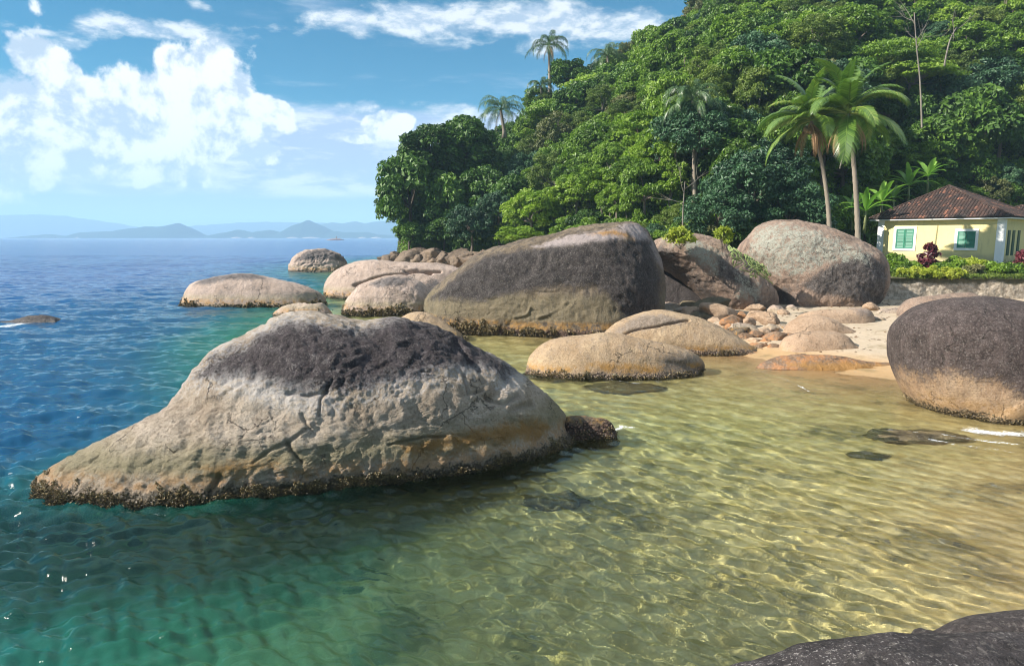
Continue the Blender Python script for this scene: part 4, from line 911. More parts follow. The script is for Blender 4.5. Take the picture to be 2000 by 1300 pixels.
def frond_mesh(L=4.6, p0=.9, droop=1.9, nl=46, ll=.95, wd=.055, ldroop=.8, seed=0, plume=0.0, fwd=.55):
    r = np.random.default_rng(seed); k = np.linspace(0, 1, 15); ang = p0 - droop * k ** 1.3
    dx = np.cos(ang) * L / 14; dz = np.sin(ang) * L / 14
    X = np.concatenate([[0], np.cumsum(dx[:-1])]); Z = np.concatenate([[0], np.cumsum(dz[:-1])])
    mb = MB(); mb.tube(np.stack([X, 0 * X, Z], 1), .045 * (1 - .85 * k), 5)
    nv = len(mb.V); V = list(mb.V); F = list(mb.F); var = [.9] * nv
    for i in range(nl):
        t = .14 + .86 * i / (nl - 1); x, z = np.interp(t, k, X), np.interp(t, k, Z); an = np.interp(t, k, ang)
        T = np.array([math.cos(an), 0, math.sin(an)]); U = np.array([-math.sin(an), 0, math.cos(an)])
        l = ll * math.sin(math.pi * min(1, .18 + .80 * t)) ** .7 * r.uniform(.85, 1.1) + .12
        for sg in (-1, 1):
            f_ = fwd + .5 * t; sd = np.array([0, sg, 0]) * 1.0
            d0 = T * f_ + sd + U * (.25 + plume * r.uniform(-1, 1)); d0 /= np.linalg.norm(d0)
            b = np.array([x, 0, z]); m1 = b + d0 * l * .5 + [0, 0, -ldroop * l * .10]; m2 = b + d0 * l * .86 + [0, 0, -ldroop * l * .48]
            wv = T * wd * (.6 + .4 * math.sin(math.pi * t)); q = len(V); V += [b - wv * .5, b + wv * .5, m1 + wv * .55, m1 - wv * .55, m2]
            F += [(q, q + 1, q + 2, q + 3), (q + 3, q + 2, q + 4)]; vr = np.clip(.45 + .3 * r.normal(), 0, 1); var += [vr] * 5
    return np.array(V), F, {'var': var}
def palm(name, base, top, M, label, group=None, nf=20, L=4.6, kind='coconut', r0=.16, dry=5, seed=0, mid_off=(0, 0)):
    r = random.Random(seed); base = np.array(base); top = np.array(top); t = empty(name, tuple(base)); tag(t, label, 'palm tree', group)
    k = np.linspace(0, 1, 34)[:, None]; b = np.zeros(3); e = top - base; md = e * .5 + np.array([mid_off[0], mid_off[1], 0])
    pts = (1 - k) ** 2 * b + 2 * k * (1 - k) * md + k * k * e
    rad = r0 * (1.35 - .55 * k[:, 0] ** .6) * (1 + .06 * np.cos(np.arange(34) * math.pi)); rad[0] *= 1.4
    mb = MB(); pts[0, 2] -= .6; mb.tube(pts, rad, 12); mb.build('trunk', M['palmbark'], t, True)
    mat = M['palm'] if kind == 'coconut' else M['qpalm']
    ms = []
    specs = [(1.45, 1.2), (1.15, 1.7), (.80, 1.9), (.30, 1.6), (-.20, 1.3)] if kind == 'coconut' else [(1.25, 2.6), (1.0, 2.8), (.7, 2.6), (.3, 2.3), (.0, 1.6)]
    for i, (p0, dr) in enumerate(specs):
        V, F, at = frond_mesh(L, p0, dr, 60 if kind == 'coconut' else 54, L * .25 if kind == 'coconut' else L * .17, .06 if kind == 'coconut' else .05, .8 if kind == 'coconut' else 1.4, seed + i, 0 if kind == 'coconut' else .55)
        ms.append((V, F, at))
    protos = []
    for i in range(nf):
        j = min(4, int(i / nf * 5)); an = i * 2.39996 + r.uniform(-.3, .3); s = r.uniform(.85, 1.1)
        key = j
        if len(protos) > key and protos[key] is not None and i % 1 == 0 and any(p_[0] == j for p_ in protos):
            src = [p_[1] for p_ in protos if p_[0] == j][0]; o = src.copy(); COL.objects.link(o); o.parent = t
        else:
            ex_ = [p_[1] for p_ in protos if p_[0] == j]
            if ex_: o = ex_[0].copy(); COL.objects.link(o); o.parent = t
            else: o = mk('frond', *ms[j][:2], mat, t, False, ms[j][2]); protos.append((j, o))
        o.name = 'frond'; o.location = tuple(e); o.rotation_euler = (r.uniform(-.25, .25), r.uniform(-.15, .15), an); o.scale = (s, s, s)
    V, F, at = frond_mesh(L * .62, -.55, 1.0, 30, L * .07, .04, 2.2, seed + 9)
    src = None
    for i in range(dry):
        if src is None: o = src = mk('dry_frond', V, F, M['dry'], t, False, at)
        else: o = src.copy(); COL.objects.link(o); o.parent = t
        o.location = tuple(e + np.array([0, 0, -.15])); o.rotation_euler = (0, r.uniform(.1, .5), r.uniform(0, 6.28))
    if kind == 'coconut':
        nm = None
        for i in range(9):
            an = r.uniform(0, 6.28); th, ph = np.meshgrid(np.linspace(0, 2 * math.pi, 10, endpoint=False), np.linspace(0, math.pi, 7))
            if nm is None:
                W = np.stack([np.cos(th) * np.sin(ph) * .13, np.sin(th) * np.sin(ph) * .13, np.cos(ph) * .17], -1).reshape(-1, 3); nm = mk('coconut', W, grid_faces(10, 7, True), M['nut'], t); o = nm
            else: o = nm.copy(); COL.objects.link(o); o.parent = t
            o.name = 'coconut'; o.location = tuple(e + np.array([.30 * math.cos(an), .30 * math.sin(an), -.35 - r.uniform(0, .35)]))
    return t
def blade(L, wd, p0, droop, seed, n=9, notch=True):
    r = np.random.default_rng(seed); k = np.linspace(0, 1, n * 2); ang = p0 - droop * k ** 1.5; st = L / (len(k) - 1)
    X = np.concatenate([[0], np.cumsum(np.cos(ang[:-1]) * st)]); Z = np.concatenate([[0], np.cumsum(np.sin(ang[:-1]) * st)])
    W = wd * .5 * np.sin(np.pi * np.clip(.06 + .94 * k, 0, 1)) ** .55 * np.where(k < .12, k / .12 * .6 + .05, 1)
    V = []; F = []
    for i in range(len(k)):
        jg = (1 - .25 * (i % 2) * notch * r.random())
        U = np.array([-math.sin(ang[i]), 0, math.cos(ang[i])])
        c = np.array([X[i], 0, Z[i]])
        V += [c + np.array([0, W[i] * jg, 0]) + U * W[i] * .28, c, c - np.array([0, W[i] * jg, 0]) + U * W[i] * .28]
    for i in range(len(k) - 1):
        a = i * 3; F += [(a, a + 1, a + 4, a + 3), (a + 1, a + 2, a + 5, a + 4)]
    return np.array(V), F, {'var': np.full(len(V), r.random())}
def rosette(name, cat, loc, M, mat, label, n=9, L=2.4, wd=.55, stem=1.2, p0=(.7, 1.35), droop=1.2, seed=0, part='leaf', group=None, s=1.0, notch=True, stemr=.11, spiral=0.0):
    r = random.Random(seed); t = empty(name, tuple(loc)); tag(t, label, cat, group); t.scale = (s, s, s)
    if stem > 0:
        mb = MB(); mb.tube([(0, 0, -.4), (0.02, 0, stem * .5), (0, 0, stem)], [stemr, stemr * .9, stemr * .6], 8); mb.build('stem', M['stem'], t, True)
    pr = []
    for j in range(4):
        V, F, at = blade(L, wd, p0[0] + (p0[1] - p0[0]) * j / 3, droop * (1 - .2 * j / 3), seed * 7 + j, 9, notch); pr.append(mk(part, V, F, mat, t, True, at))
    for i in range(n):
        o = pr[i] if i < 4 else pr[i % 4].copy()
        if i >= 4: COL.objects.link(o); o.parent = t
        o.name = part; o.location = (0, 0, stem * (1 - spiral * i / n)); q = r.uniform(.75, 1.1); o.scale = (q, q, q); o.rotation_euler = (r.uniform(-.15, .15), r.uniform(-.15, .2), i * 2.4 + r.uniform(-.3, .3))
    return t
def bush(name, cat, loc, mat, label, rx=.6, rz=.45, n=1200, ln=.11, wd=.06, seed=0, group=None, ncl=14, bark=None):
    V, F, at, cc = crown(seed, rx=rx, rz=rz, ncl=ncl, cr=(rx * .22, rx * .42), nleaf=n, ln=ln, wd=wd, low=-.1)
    t = empty(name, tuple(loc)); tag(t, label, cat, group)
    mk('foliage', V, F, mat, t, False, at)
    mb = MB(); r = np.random.default_rng(seed); branches(mb, (0, 0, -.3), cc[:7], rx * .035, r, .05); mb.build('stem', bark, t, True)
    return t
def build_plants(M):
    M['palmbark'] = plain('palm_bark', (.25, .21, .165), .9, .35, 2, .6, 9); M['nut'] = plain('coconut_shell', (.24, .16, .08), .6); M['stem'] = plain('green_stem', (.16, .18, .07), .6)
    g = lambda px, py, Y: ony(px, py, Y)
    palm('coconut_palm', g(1676, 474, 42), g(1657, 222, 42), M, 'right coconut palm, tall with a full windblown crown, left of the yellow house', nf=22, L=3.9, seed=3, dry=7, r0=.135, mid_off=(.2, 0))
    palm('coconut_palm', g(1620, 462, 43.5), g(1584, 236, 43.5), M, 'left coconut palm with brown dry fronds hanging from its crown', nf=19, L=3.5, seed=5, dry=8, r0=.12, mid_off=(.55, 0))
    palm('feather_palm', g(1357, 385, 56), g(1353, 196, 56), M, 'tall slim feather palm standing in the middle of the forest slope', nf=18, L=3.3, kind='q', seed=7, dry=3, r0=.14)
    palm('feather_palm', g(1365, 350, 61), g(1366, 290, 61), M, 'short feather palm close beside the trunk of the tall slim one', nf=12, L=2.4, kind='q', seed=8, dry=2, r0=.12)
    palm('feather_palm', g(1074, 175, 106), g(1072, 88, 106), M, 'dark feather palm silhouetted against the sky on the ridge', nf=20, L=4.2, kind='q', seed=9, dry=3, r0=.2)
    palm('feather_palm', g(985, 260, 92), g(978, 215, 92), M, 'broad pale feather palm on the left skyline of the forest', nf=20, L=4.6, kind='q', seed=10, dry=1, r0=.2)
    palm('feather_palm', g(1060, 200, 102), g(1056, 170, 102), M, 'small feather palm peeping over the skyline below the ridge palm', nf=14, L=2.8, kind='q', seed=11, dry=0, r0=.15)
    palm('feather_palm', g(1190, 140, 106), g(1186, 110, 106), M, 'grey-green feather palm half hidden on the skyline right of the ridge palm', nf=18, L=4.2, kind='q', seed=12, dry=1, r0=.18)
    palm('feather_palm', g(1300, 300, 66), g(1298, 255, 66), M, 'withered feather palm with brown fronds left of the tall slim one', nf=6, L=2.8, kind='q', seed=13, dry=9, r0=.13)
    # bare pale trees
    def bare(pts, Y, lab, r0, seed, nbr):
        r = np.random.default_rng(seed); P_ = [g(px, py, Y) for px, py in pts]; t = empty('bare_tree', tuple(P_[0])); tag(t, lab, 'tree')
        mb = MB(); L_ = np.array(P_) - P_[0]; mb.tube(catmull(L_, 4)[:(len(L_) - 1) * 4 + 1], np.linspace(r0, r0 * .4, (len(L_) - 1) * 4 + 1), 7); mb.build('trunk', M['pbark'], t, True)
        mb = MB(); top = L_[-1]
        for i in range(nbr):
            b = top * r.uniform(.55, 1.0); d = np.array([r.normal() * 1.0, r.normal() * .5, abs(r.normal()) * .8 + .3]); d *= r.uniform(1.2, 3.0) / np.linalg.norm(d)
            branches(mb, b, [b + d], r0 * .4, r, .2); 
            for q in range(3): branches(mb, b + d * .6, [b + d * .6 + d * .5 + r.normal(size=3) * .6], r0 * .16, r, .1, 5)
        mb.build('limb', M['pbark'], t, True); return t
    bare([(1800, 250), (1797, 160), (1790, 90), (1786, 30)], 62, 'pale bare tree trunk rising above the forest at the top right', .085, 1, 5)
    bare([(1845, 130), (1855, 80), (1870, 55)], 64, 'pale forked branch tree right of the bare trunk at the top right', .09, 2, 3)
    bare([(1333, 458), (1334, 410), (1338, 355)], 46, 'thin whitish bare sapling behind the leaning boulder', .06, 3, 3)
    bare([(1640, 330), (1650, 290), (1655, 270)], 47, 'thin slanting pale stem between the coconut palm crowns', .05, 4, 1)
    # bananas
    for i, (px, py, Y, L, n) in enumerate([(1690, 420, 51, 2.9, 9), (1722, 402, 54, 2.7, 8), (1665, 415, 53, 2.2, 7), (1775, 370, 60, 2.9, 9), (1812, 352, 61, 2.6, 8), (1745, 395, 59, 2.4, 7)]):
        p = g(px, py, Y); p[2] -= 1.0
        rosette('banana_plant', 'banana plant', p, M, M['banana'], ['banana plant with the brightest long leaves left of the red roof corner', 'banana plant leaning towards the left slope of the red roof', 'pale upright banana plant right behind the right coconut palm trunk', 'tall banana plant with torn leaves above the left slope of the red roof', 'banana plant nearest the roof apex', 'low banana plant between the two taller clumps beside the roof'][i], n=n, L=L * .85, wd=.52, stem=1.3, seed=20 + i, p0=(.6, 1.4), droop=1.2)
    # garden plants on the terrace by the house
    gz = lambda x, y: terrace_z(x, y)
    def on_terrace(px, Y): x = ony(px, 520, Y)[0]; return np.array([x, Y, gz(x, Y)])
    for (px_, sc_, lab_, sd_) in ((1813, .78, 'dark red strap-leaved plant in front of the yellow wall', 31), (1996, .6, 'dark red strap-leaved plant at the right edge beside the house corner', 32)):
        V, F, at, cc = crown(sd_, rx=.62 * sc_, rz=.95 * sc_, ncl=44, cr=(.20 * sc_, .34 * sc_), nleaf=950, ln=.34, wd=.10, shape='column', jit=.35)
        t = empty('cordyline', tuple(on_terrace(px_, 38.3))); tag(t, lab_, 'plant'); mk('foliage', V + [0, 0, 1.05 * sc_], F, M['red'], t, False, at)
        mb = MB(); branches(mb, (0, 0, -.3), cc[:6] * .6 + [0, 0, .9 * sc_], .04, np.random.default_rng(sd_), .05); mb.build('stem', M['stem'], t, True)
    gm = [('lime', 'mid'), ]
    spots = [(1745, 37.8, .55, 'lime', 'fern-like bush at the left end of the garden'), (1768, 37.0, .5, 'mid', 'dense green bush second from the left end of the garden'), (1785, 38.2, .45, 'lime', 'light green bush just left of the red strap-leaved plant'),
             (1790, 36.4, .40, 'sedum', 'yellow-green cushion plant at the left on the garden wall edge'), (1812, 36.2, .42, 'sedum', 'yellow-green cushion plant below the red strap-leaved plant'), (1845, 36.1, .38, 'sedum', 'yellow-green cushion plant right of the one below the red plant'),
             (1768, 36.2, .34, 'sedum', 'small yellow-green cushion plant farthest left on the wall edge'), (1872, 36.1, .36, 'sedum', 'yellow-green cushion plant farthest right on the wall edge'), (1840, 37.8, .55, 'mid', 'green bush right behind the red strap-leaved plant'),
             (1862, 38.4, .62, 'lime', 'leafy bush between the red plant and the right window'), (1890, 38.6, .65, 'sedum', 'yellowish flowering bush under the right window'), (1915, 38.0, .6, 'sedum', 'yellowish flowering bush left of the white house corner'),
             (1900, 36.8, .45, 'olive', 'dry brownish shrub on the wall edge under the right window'), (1935, 37.5, .55, 'mid', 'fern-like bush in front of the white house corner'), (1960, 37.0, .55, 'lime', 'fern-like bush right of the white house corner'), (1985, 37.2, .5, 'mid', 'fern-like bush nearest the right edge'),
             (1750, 42, .6, 'mid', 'green bush at the foot of the yellow wall below the left window'), (1730, 40, .7, 'mid', 'green bush between the lichen boulder and the house')]
    for i, (px, Y, s, mt, lab) in enumerate(spots):
        p = on_terrace(px, Y); p[2] += .1
        bush('garden_bush', 'bush', p, M[mt], lab, rx=s * 1.5, rz=s * 1.35, n=2400, ln=.17, wd=.065, seed=50 + i, bark=M['bark'])
    # plants on the leaning boulder
    bush('leafy_shrub', 'shrub', g(1330, 474, 30.9), M['sedum'], 'tufted yellow-green shrub growing on top of the leaning boulder', rx=.72, rz=.80, n=800, ln=.28, wd=.075, seed=81, bark=M['bark'], ncl=18)
    bush('leafy_shrub', 'shrub', g(1412, 472, 31.5), M['sedum'], 'smaller yellow-green shrub on the right shoulder of the leaning boulder', rx=.52, rz=.85, n=520, ln=.24, wd=.07, seed=82, bark=M['bark'], ncl=14)
    r = random.Random(9); t = empty('hanging_cactus', tuple(g(1438, 515, 30.3))); tag(t, 'trailing green cactus stems hanging down the right side of the leaning boulder', 'cactus')
    for i in range(34):
        mb = MB(); x0 = r.uniform(-.7, 1.0); z0 = .45 - .55 * x0; ln = r.uniform(.25, .95); pts = []
        for k in range(7): pts.append((x0 + k / 6 * r.uniform(.2, 1.5) * ln * .7, -.5 - .25 * math.sin(k / 6 * 3.1) - .02 * k, z0 - ln * (k / 6) ** 1.3 + .10 * math.sin(k + i)))
        mb.tube(pts, .024, 5); mb.build('stem', M['cactus'] if 'cactus' in M else M.setdefault('cactus', plain('cactus_green', (.20, .26, .09), .6)), t, True)

def terrace_z(x, y): return 1.80 + np.clip((y - 36) / 10, 0, 1) * .45
# ------------------------------------------------------------------ house, garden wall
def build_house():
    ym, yt = new_mat('yellow_plaster'); yg = yt.pos(); yn = yt.noise(1.2, 6, .65, yg); ys_ = yt.noise(2.2, 6, .7, yt.vm('MULTIPLY', yg, (2, 2, .35)))
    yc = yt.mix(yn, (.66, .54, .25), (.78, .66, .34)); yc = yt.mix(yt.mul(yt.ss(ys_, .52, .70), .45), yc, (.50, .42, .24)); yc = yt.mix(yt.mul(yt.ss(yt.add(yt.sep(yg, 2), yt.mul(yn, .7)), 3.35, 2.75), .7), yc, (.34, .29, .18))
    yt.links.new(pbsdf(yt, yc, .9, yt.bump(yt.noise(25, 5, .6, yg), .25, .02)), yt.out.inputs[0]); yel = ym; wht = plain('white_plaster', (.80, .79, .78), .9, .05, 3, .1, 30)
    grn = plain('green_shutter_paint', (.035, .20, .13), .5, .22, 4); dkg = plain('dark_green_paint', (.02, .07, .05), .5)
    m, t = new_mat('clay_roof_tile'); g_ = t.pos(); n = t.noise(1.1, 5, .65, g_); n2 = t.noise(7, 4, .7, g_); v = t.attr('var')
    c = t.mix(v, (.030, .018, .015), (.080, .043, .032)); c = t.mix(t.ss(n, .44, .60), c, (.030, .022, .020)); c = t.mix(t.ss(n2, .60, .70), c, (.26, .22, .18)); c = t.mix(t.ss(t.add(v, n2), 1.42, 1.55), c, (.30, .13, .08))
    t.links.new(pbsdf(t, c, .9, t.bump(n2, .6, .03)), t.out.inputs[0]); tile = m
    PHI = R(-50); P0 = onz(1705, 505, 2.40) * 0 + np.array([28.3, 52.0, 2.38]); W, D, HT = 8.05, 7.0, 2.86
    h = empty('house', tuple(P0), PHI); tag(h, 'yellow one-storey house with green shutters and a hipped clay tile roof', 'house')
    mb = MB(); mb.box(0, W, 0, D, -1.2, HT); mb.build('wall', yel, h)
    mb = MB(); mb.box(-.04, .42, -.045, .06, -1.2, HT - .02); mb.build('corner_pilaster', wht, h); mb = MB(); mb.box(W - .40, W + .04, -.045, .06, -1.2, HT - .02); mb.box(W - .02, W + .045, .06, .42, -1.2, HT - .02); mb.build('corner_pilaster', wht, h)
    mb = MB(); mb.box(.9, .98, -.001, .0, 0, .01)
    # projecting bay edge: the wall steps back after the left pilaster
    mb = MB(); mb.box(.42, .62, -.03, .02, -1.2, HT - .12); mb.build('wall_band', yel, h)
    mb = MB(); mb.box(-.3, W + .3, -.30, -.0, HT - .01, HT + .06); mb.build('eave_board', wht, h)
    def window(x0, x1, z0, z1, louv):
        mb = MB(); f = .17
        mb.box(x0 - f, x1 + f, -.055, .02, z1, z1 + f); mb.box(x0 - f, x1 + f, -.055, .02, z0 - f, z0); mb.box(x0 - f, x0, -.055, .02, z0, z1); mb.box(x1, x1 + f, -.055, .02, z0, z1)
        fr = mb.build('window_frame', wht, h)
        xm = (x0 + x1) / 2
        for a, b in ((x0 + .01, xm - .012), (xm + .012, x1 - .01)):
            mb = MB(); s = .07
            mb.box(a, a + s, -.045, .01, z0, z1); mb.box(b - s, b, -.045, .01, z0, z1); mb.box(a + s, b - s, -.043, .01, z1 - s, z1); mb.box(a + s, b - s, -.043, .01, z0, z0 + s); zm = z0 + (z1 - z0) * (.36 if louv else .5)
            mb.box(a + s, b - s, -.043, .01, zm - .03, zm + .03)
            nl = 12
            for k in range(nl):
                za = z0 + s + (z1 - z0 - 2 * s) * k / nl; zb = za + (z1 - z0 - 2 * s) / nl
                mb.add([(a + s, -.036, za), (b - s, -.036, za), (b - s, -.008, zb), (a + s, -.008, zb)], [(0, 1, 2, 3)])
            if louv:
                for q in range(2): mb.box(a + s, b - s, -.040, .01, zm + (z1 - zm) * (q + 1) / 3 - .02, zm + (z1 - zm) * (q + 1) / 3 + .02)
            mb.build('shutter', grn, fr)
    window(1.30, 2.52, .78, 2.24, True); window(5.35, 6.45, .86, 2.02, False)
    for y0 in (1.0, 2.1, 3.4):      # the shaded right side
        mb = MB(); mb.box(W + .0, W + .03, y0, y0 + .62, .35, 2.1); f = mb.build('side_window', dkg, h); mb = MB(); mb.box(W + .012, W + .045, y0 + .08, y0 + .54, .43, 2.02); mb.build('shutter', dkg, f)
    def roof(x0, x1, y0, y1, z0, apex, name, parent):
        V = []; F = []; var = []; r = random.Random(4); A = np.array(apex)
        cor = [np.array([x0, y0, z0]), np.array([x1, y0, z0]), np.array([x1, y1, z0]), np.array([x0, y1, z0])]
        for s in range(4):
            a, b = cor[s], cor[(s + 1) % 4]; e = b - a; Ln = np.linalg.norm(e); e = e / Ln; ap = (A - a) @ e; foot = a + e * ap; up = A - foot; Hs = np.linalg.norm(up); up = up / Hs; nn = np.cross(e, up); nn = nn if nn[2] > 0 else -nn
            tw = .21; n = int(Ln / tw)
            for i in range(n):
                c0 = (i + .5) * Ln / n; hm = Hs * min(c0 / ap if ap > 0 else 1, (Ln - c0) / (Ln - ap)); rows = int(hm / .36)
                for j in range(rows + 1):
                    h0, h1 = j * .36, min((j + 1) * .36 + .05, hm + .05)
                    if h1 - h0 < .05: continue
                    q = len(V); lift = .055 + r.uniform(-.008, .012); vv = r.random(); sk = r.uniform(-.012, .012)
                    for hh, lf in ((h0, lift + .03), (h1, lift)):
                        for k in range(5):
                            an = math.pi * k / 4; V.append(a + e * (c0 - math.cos(an) * tw * .52 + sk) + up * hh + nn * (lf * .35 + .07 * math.sin(an))); var.append(vv)
                    F += [(q + k, q + k + 1, q + k + 6, q + k + 5) for k in range(4)]; F.append((q, q + 1, q + 2, q + 3, q + 4))
            q = len(V); V += [a - nn * .02, b - nn * .02, A - nn * .02]; var += [.2] * 3; F.append((q, q + 1, q + 2))
        ro = mk(name, V, F, tile, parent, False, {'var': var})
        mb = MB()
        for s in range(4): 
            k = np.linspace(0, 1, 22)[:, None]; pts = cor[s] + (A - cor[s]) * k + [0, 0, .07]; pts[:, 2] += .012 * (np.arange(22) % 2)
            mb.tube(pts, .085, 7)
        mk('ridge_tiles', mb.V, mb.F, tile, ro, False, {'var': np.random.default_rng(2).random(len(mb.V)) * .6 + .2})
        mb = MB(); mb.box(x0 + .05, x1 - .05, y0 + .05, y1 - .05, z0 - .10, z0 - .02); mb.build('soffit', wht, ro)
        return ro
    roof(-.55, W + .55, -.55, D + .55, HT + .10, (3.45, 3.5, HT + 2.55), 'roof', h)
    a = empty('house_annex', tuple(P0 + np.array([math.sin(-PHI) * (D + .02), math.cos(PHI) * (D + .02), 0.0])), PHI)
    tag(a, 'rear wing of the yellow house with its own lower mossy roof, at the right edge', 'house wing')
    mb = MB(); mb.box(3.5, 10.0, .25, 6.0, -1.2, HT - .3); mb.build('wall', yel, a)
    roof(3.0, 10.6, -.45 + .5, 6.5, HT - .2, (6.6, 3.0, HT + 1.15), 'roof', a)
    # terrace ground
    xs = np.linspace(19.0, 62, 90); ys = np.linspace(35.75, 64, 70); X, Y = np.meshgrid(xs, ys); X = X.ravel(); Y = Y.ravel()
    z = terrace_z(X, Y) + .05 * fbm(np.stack([X, Y, 0 * X], 1), .7, 3)
    o = mk('garden_ground', np.stack([X, Y, z], 1), grid_faces(90, 70), plain('garden_grass', (.09, .13, .03), .95, .5, 2.5, .6, 20)); tag(o, kind='structure', label='grassy garden terrace around the house')
    rg = np.random.default_rng(5); n = 26000; x = rg.uniform(21, 45, n); y = 35.8 + rg.exponential(2.2, n); z = terrace_z(x, y) + rg.uniform(0, .22, n)
    V, F = leaves(np.stack([x, y, z], 1), np.tile([0, -.8, .4], (n, 1)), rg, .20, .045, .7)
    o = mk('garden_grass', V, F, leaf_mat('grass_blades', [(.07, .11, .015), (.14, .20, .03), (.24, .30, .05), (.34, .34, .10)], .6, .3), None, False, {'var': np.repeat(rg.random(n), 4)}); tag(o, 'rough grass and low weeds along the garden edge', kind='stuff')
    # garden retaining wall
    m, t = new_mat('old_plastered_stone'); g_ = t.pos(); n1 = t.noise(.8, 6, .65, g_); n2 = t.noise(5, 6, .65, g_); zz = t.sep(g_, 2)
    c = t.mix(t.ss(n2, .38, .62), (.27, .225, .17), (.46, .39, .31)); c = t.mix(t.ss(t.noise(2.2, 6, .7, g_), .56, .66), c, (.20, .16, .12))
    c = t.mix(t.ss(t.add(zz, t.mul(t.add(n1, -.5), .9)), 1.42, 1.62), c, t.mix(n2, (.045, .04, .02), (.14, .12, .07)))
    vo = t.n('ShaderNodeTexVoronoi', {'Scale': 3.2, 'Vector': t.vm('ADD', g_, t.vm('MULTIPLY', t.noise(4, 2, .5, g_, out=1), (.2, .2, .2)))}, 0)
    t.links.new(pbsdf(t, c, .95, t.bump(t.add(n2, t.mul(vo, .7)), .9, .08)), t.out.inputs[0])
    xs = np.linspace(19.2, 44, 320); zs = np.linspace(.1, 1.86, 34); X, Z = np.meshgrid(xs, zs); q = np.stack([X.ravel(), 0 * X.ravel(), Z.ravel()], 1)
    dy = .10 * fbm(q, 1.1, 4) + .05 * fbm(q, 4, 3); top = .05 * fbm(q * [1, 0, 0], 1.3, 3)
    V = np.stack([q[:, 0], 35.7 - dy + .10 * (q[:, 2] - .1), q[:, 2] + top * (q[:, 2] > 1.7)], 1)
    nf = len(V); Vt = V[-320:].copy(); Vt[:, 1] += .55; V = np.vstack([V, Vt]); F = grid_faces(320, 34); i = np.arange(319)
    F2 = np.stack([nf - 320 + i, nf - 320 + i + 1, nf + i + 1, nf + i], 1); o = mk('garden_wall', V, np.vstack([F, F2]), m); tag(o, 'low weathered stone retaining wall below the garden', 'wall')

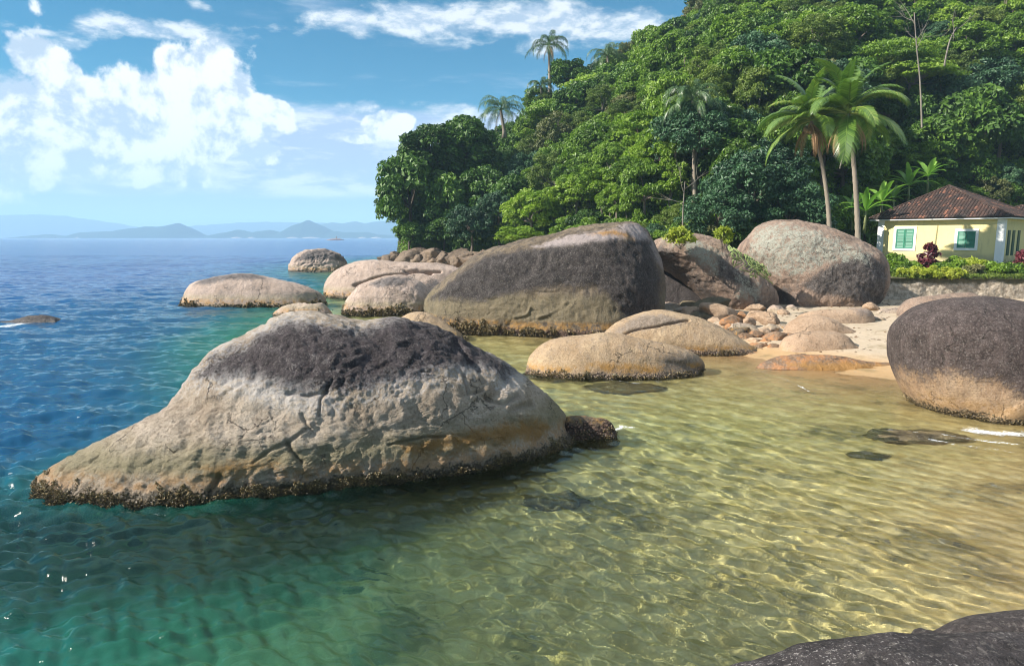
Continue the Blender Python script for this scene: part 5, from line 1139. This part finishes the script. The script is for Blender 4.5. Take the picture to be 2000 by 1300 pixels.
# ------------------------------------------------------------------ far islands and haze
def build_far():
    def ridge(name, prof, Y, depth, label, col):
        m, t = new_mat(name + '_forest'); n = t.noise(.012, 6, .65, t.pos())
        t.links.new(pbsdf(t, t.mix(n, tuple(v * .6 for v in col), tuple(v * 1.3 for v in col)), 1.0, None, .1), t.out.inputs[0])
        px = np.array([p_[0] for p_ in prof], float); py = np.array([p_[1] for p_ in prof], float)
        xs = np.arange(px[0], px[-1] + .1, 2.0); h = (463 - np.interp(xs, px, py)); n_ = 26
        h = h + (1.6 * fbm(np.stack([xs * .05, 0 * xs, 0 * xs + Y * .01], 1), 1, 4) + .5 * fbm(np.stack([xs * .3, 0 * xs, 0 * xs], 1), 1, 3)) * np.clip(h / 8, 0, 1)
        V = []
        for j in range(n_):
            k = j / (n_ - 1); y = Y + depth * (k - .5); prf = math.sin(math.pi * min(1, k * 1.0)) ** .8
            hh = np.maximum(h, 0) * prf * y / (FPX * 1.01) * (1 + .10 * fbm(np.stack([xs * .06, 0 * xs + k * 4, 0 * xs], 1), 1, 3) * (abs(k - .5) * 2)) + (H if False else 0) * prf
            X = (xs - 1000) / FPX * Y / 1.01
            V.append(np.stack([X, 0 * X + y, hh - 1.0], 1))
        o = mk(name, np.concatenate(V), grid_faces(len(xs), n_), m); tag(o, kind='structure', label=label); return o
    ridge('island',  [(30, 463), (70, 458), (95, 455), (118, 459), (150, 458), (165, 451), (215, 450), (255, 444), (285, 441), (320, 440), (350, 434), (365, 440), (385, 452), (405, 462), (420, 456), (465, 447), (495, 451), (530, 447), (550, 452), (575, 438), (603, 428), (625, 437), (650, 449), (690, 452), (715, 450), (735, 456), (775, 457), (820, 462)], 2900, 270, 'low blue forested islands on the horizon', (.02, .045, .03))
    ridge('hills', [(590, 463), (630, 436), (650, 433), (670, 435), (695, 431), (715, 435), (745, 430), (770, 432), (820, 440), (900, 463)], 3900, 400, 'paler blue hills behind the right end of the islands', (.03, .055, .03))
    ridge('mountains', [(-420, 432), (-200, 420), (-60, 422), (20, 419), (80, 418), (130, 421), (170, 427), (220, 434), (260, 441), (300, 446), (360, 442), (420, 437), (470, 434), (520, 432), (600, 434), (680, 436), (760, 433), (860, 430), (960, 436)], 4900, 600, 'very faint mountain range fading into the haze', (.03, .055, .03))
    # pale beaches and a reef with a marker
    sand = plain('far_sand', (.55, .45, .35), .9); rk = plain('far_rock', (.25, .15, .11), .9)
    for a, b in ((452, 472), (484, 497), (560, 582), (590, 624), (700, 715), (725, 745), (148, 154)):
        pts = [ony(px, 463, 2765) for px in np.linspace(a, b, 7)]; mb = MB()
        mb.tube([(p_[0], 2765, .6) for p_ in pts], [.8, 2.4, 3.2, 4, 3.2, 2.4, .8], 6); o = mb.build('far_beach', sand, None, True); tag(o, kind='structure')
    t = empty('reef_marker', tuple(onz(652, 466, 0) * 0 + np.array([(655 - 1000) / FPX * 900 / 1.01, 900, 0]))); tag(t, 'low reddish reef with a small marker tower on the horizon', 'reef')
    mb = MB(); mb.tube([(-12, 0, -.6), (-6, 0, .3), (0, 0, .6), (6, 0, .5), (12, 0, -.6)], [.8, 1.3, 1.6, 1.5, .8], 8); mb.build('reef_rock', rk, t, True)
    mb = MB(); mb.tube([(1.5, 0, 1.6), (1.5, 0, 4.6)], [.7, .5], 8); mb.tube([(1.5, 0, 4.6), (1.5, 0, 5.2)], [.8, .15], 8); mb.build('tower', rk, t, True)
def build_haze():
    m, t = new_mat('haze_air')
    v = t.nodes.new('ShaderNodeVolumePrincipled'); v.inputs['Color'].default_value = (.50, .77, 1.0, 1); v.inputs['Density'].default_value = .00032; v.inputs['Anisotropy'].default_value = .0
    t.links.new(v.outputs[0], t.out.inputs[1])
    mb = MB(); mb.box(-12000, 12000, -300, 9000, -12, 258); o = mb.build('haze', m); tag(o, 'pale sea haze', kind='stuff'); o.display_type = 'WIRE'

# ------------------------------------------------------------------ build
import os, time
T0 = time.time()
def tick(s): print('%-10s %.1f' % (s, time.time() - T0))
def fp(*pts): return [tuple(onz(px, py, 0)[:2]) for px, py in pts]
FOAM += [(fp((500, 948), (600, 942), (700, 935), (800, 918)), .05, .55), (fp((240, 1000), (330, 998), (430, 980)), .06, .55), (fp((300, 968), (360, 955), (420, 942), (490, 935)), .05, 1.0), (fp((330, 985), (400, 972), (470, 955)), .05, .62), (fp((150, 975), (230, 985), (300, 980)), .05, .7), (fp((60, 945), (100, 965), (160, 978)), .06, .6),
         (fp((1780, 842), (1850, 850), (1930, 862), (1990, 868)), .07, .95), (fp((1900, 840), (1950, 845), (2010, 848)), .28, 1.0), (fp((1700, 835), (1760, 842), (1820, 858), (1900, 870), (1960, 878)), .07, .72), (fp((1860, 868), (1960, 880), (2010, 890)), .10, .55),
         (fp((1205, 838), (1215, 832), (1235, 836)), .10, .9), (fp((1190, 742), (1240, 748), (1290, 744)), .06, .75), (fp((1556, 750), (1580, 764)), .06, .85), (fp((1520, 735), (1556, 750)), .05, .6), (fp((1490, 708), (1530, 712)), .05, .6),
         (fp((5, 637), (20, 636), (45, 633)), .35, 1.0), (fp((562, 526), (590, 528), (680, 527)), .3, .7)]
build_water(); tick('water')
build_ground(); build_hill(); tick('ground')
build_rocks(); tick('rocks')
build_house(); tick('house')
M = build_forest(); tick('forest')
build_plants(M); tick('plants')
build_far()
if os.environ.get('NOHAZE') is None: build_haze()
tick('all')
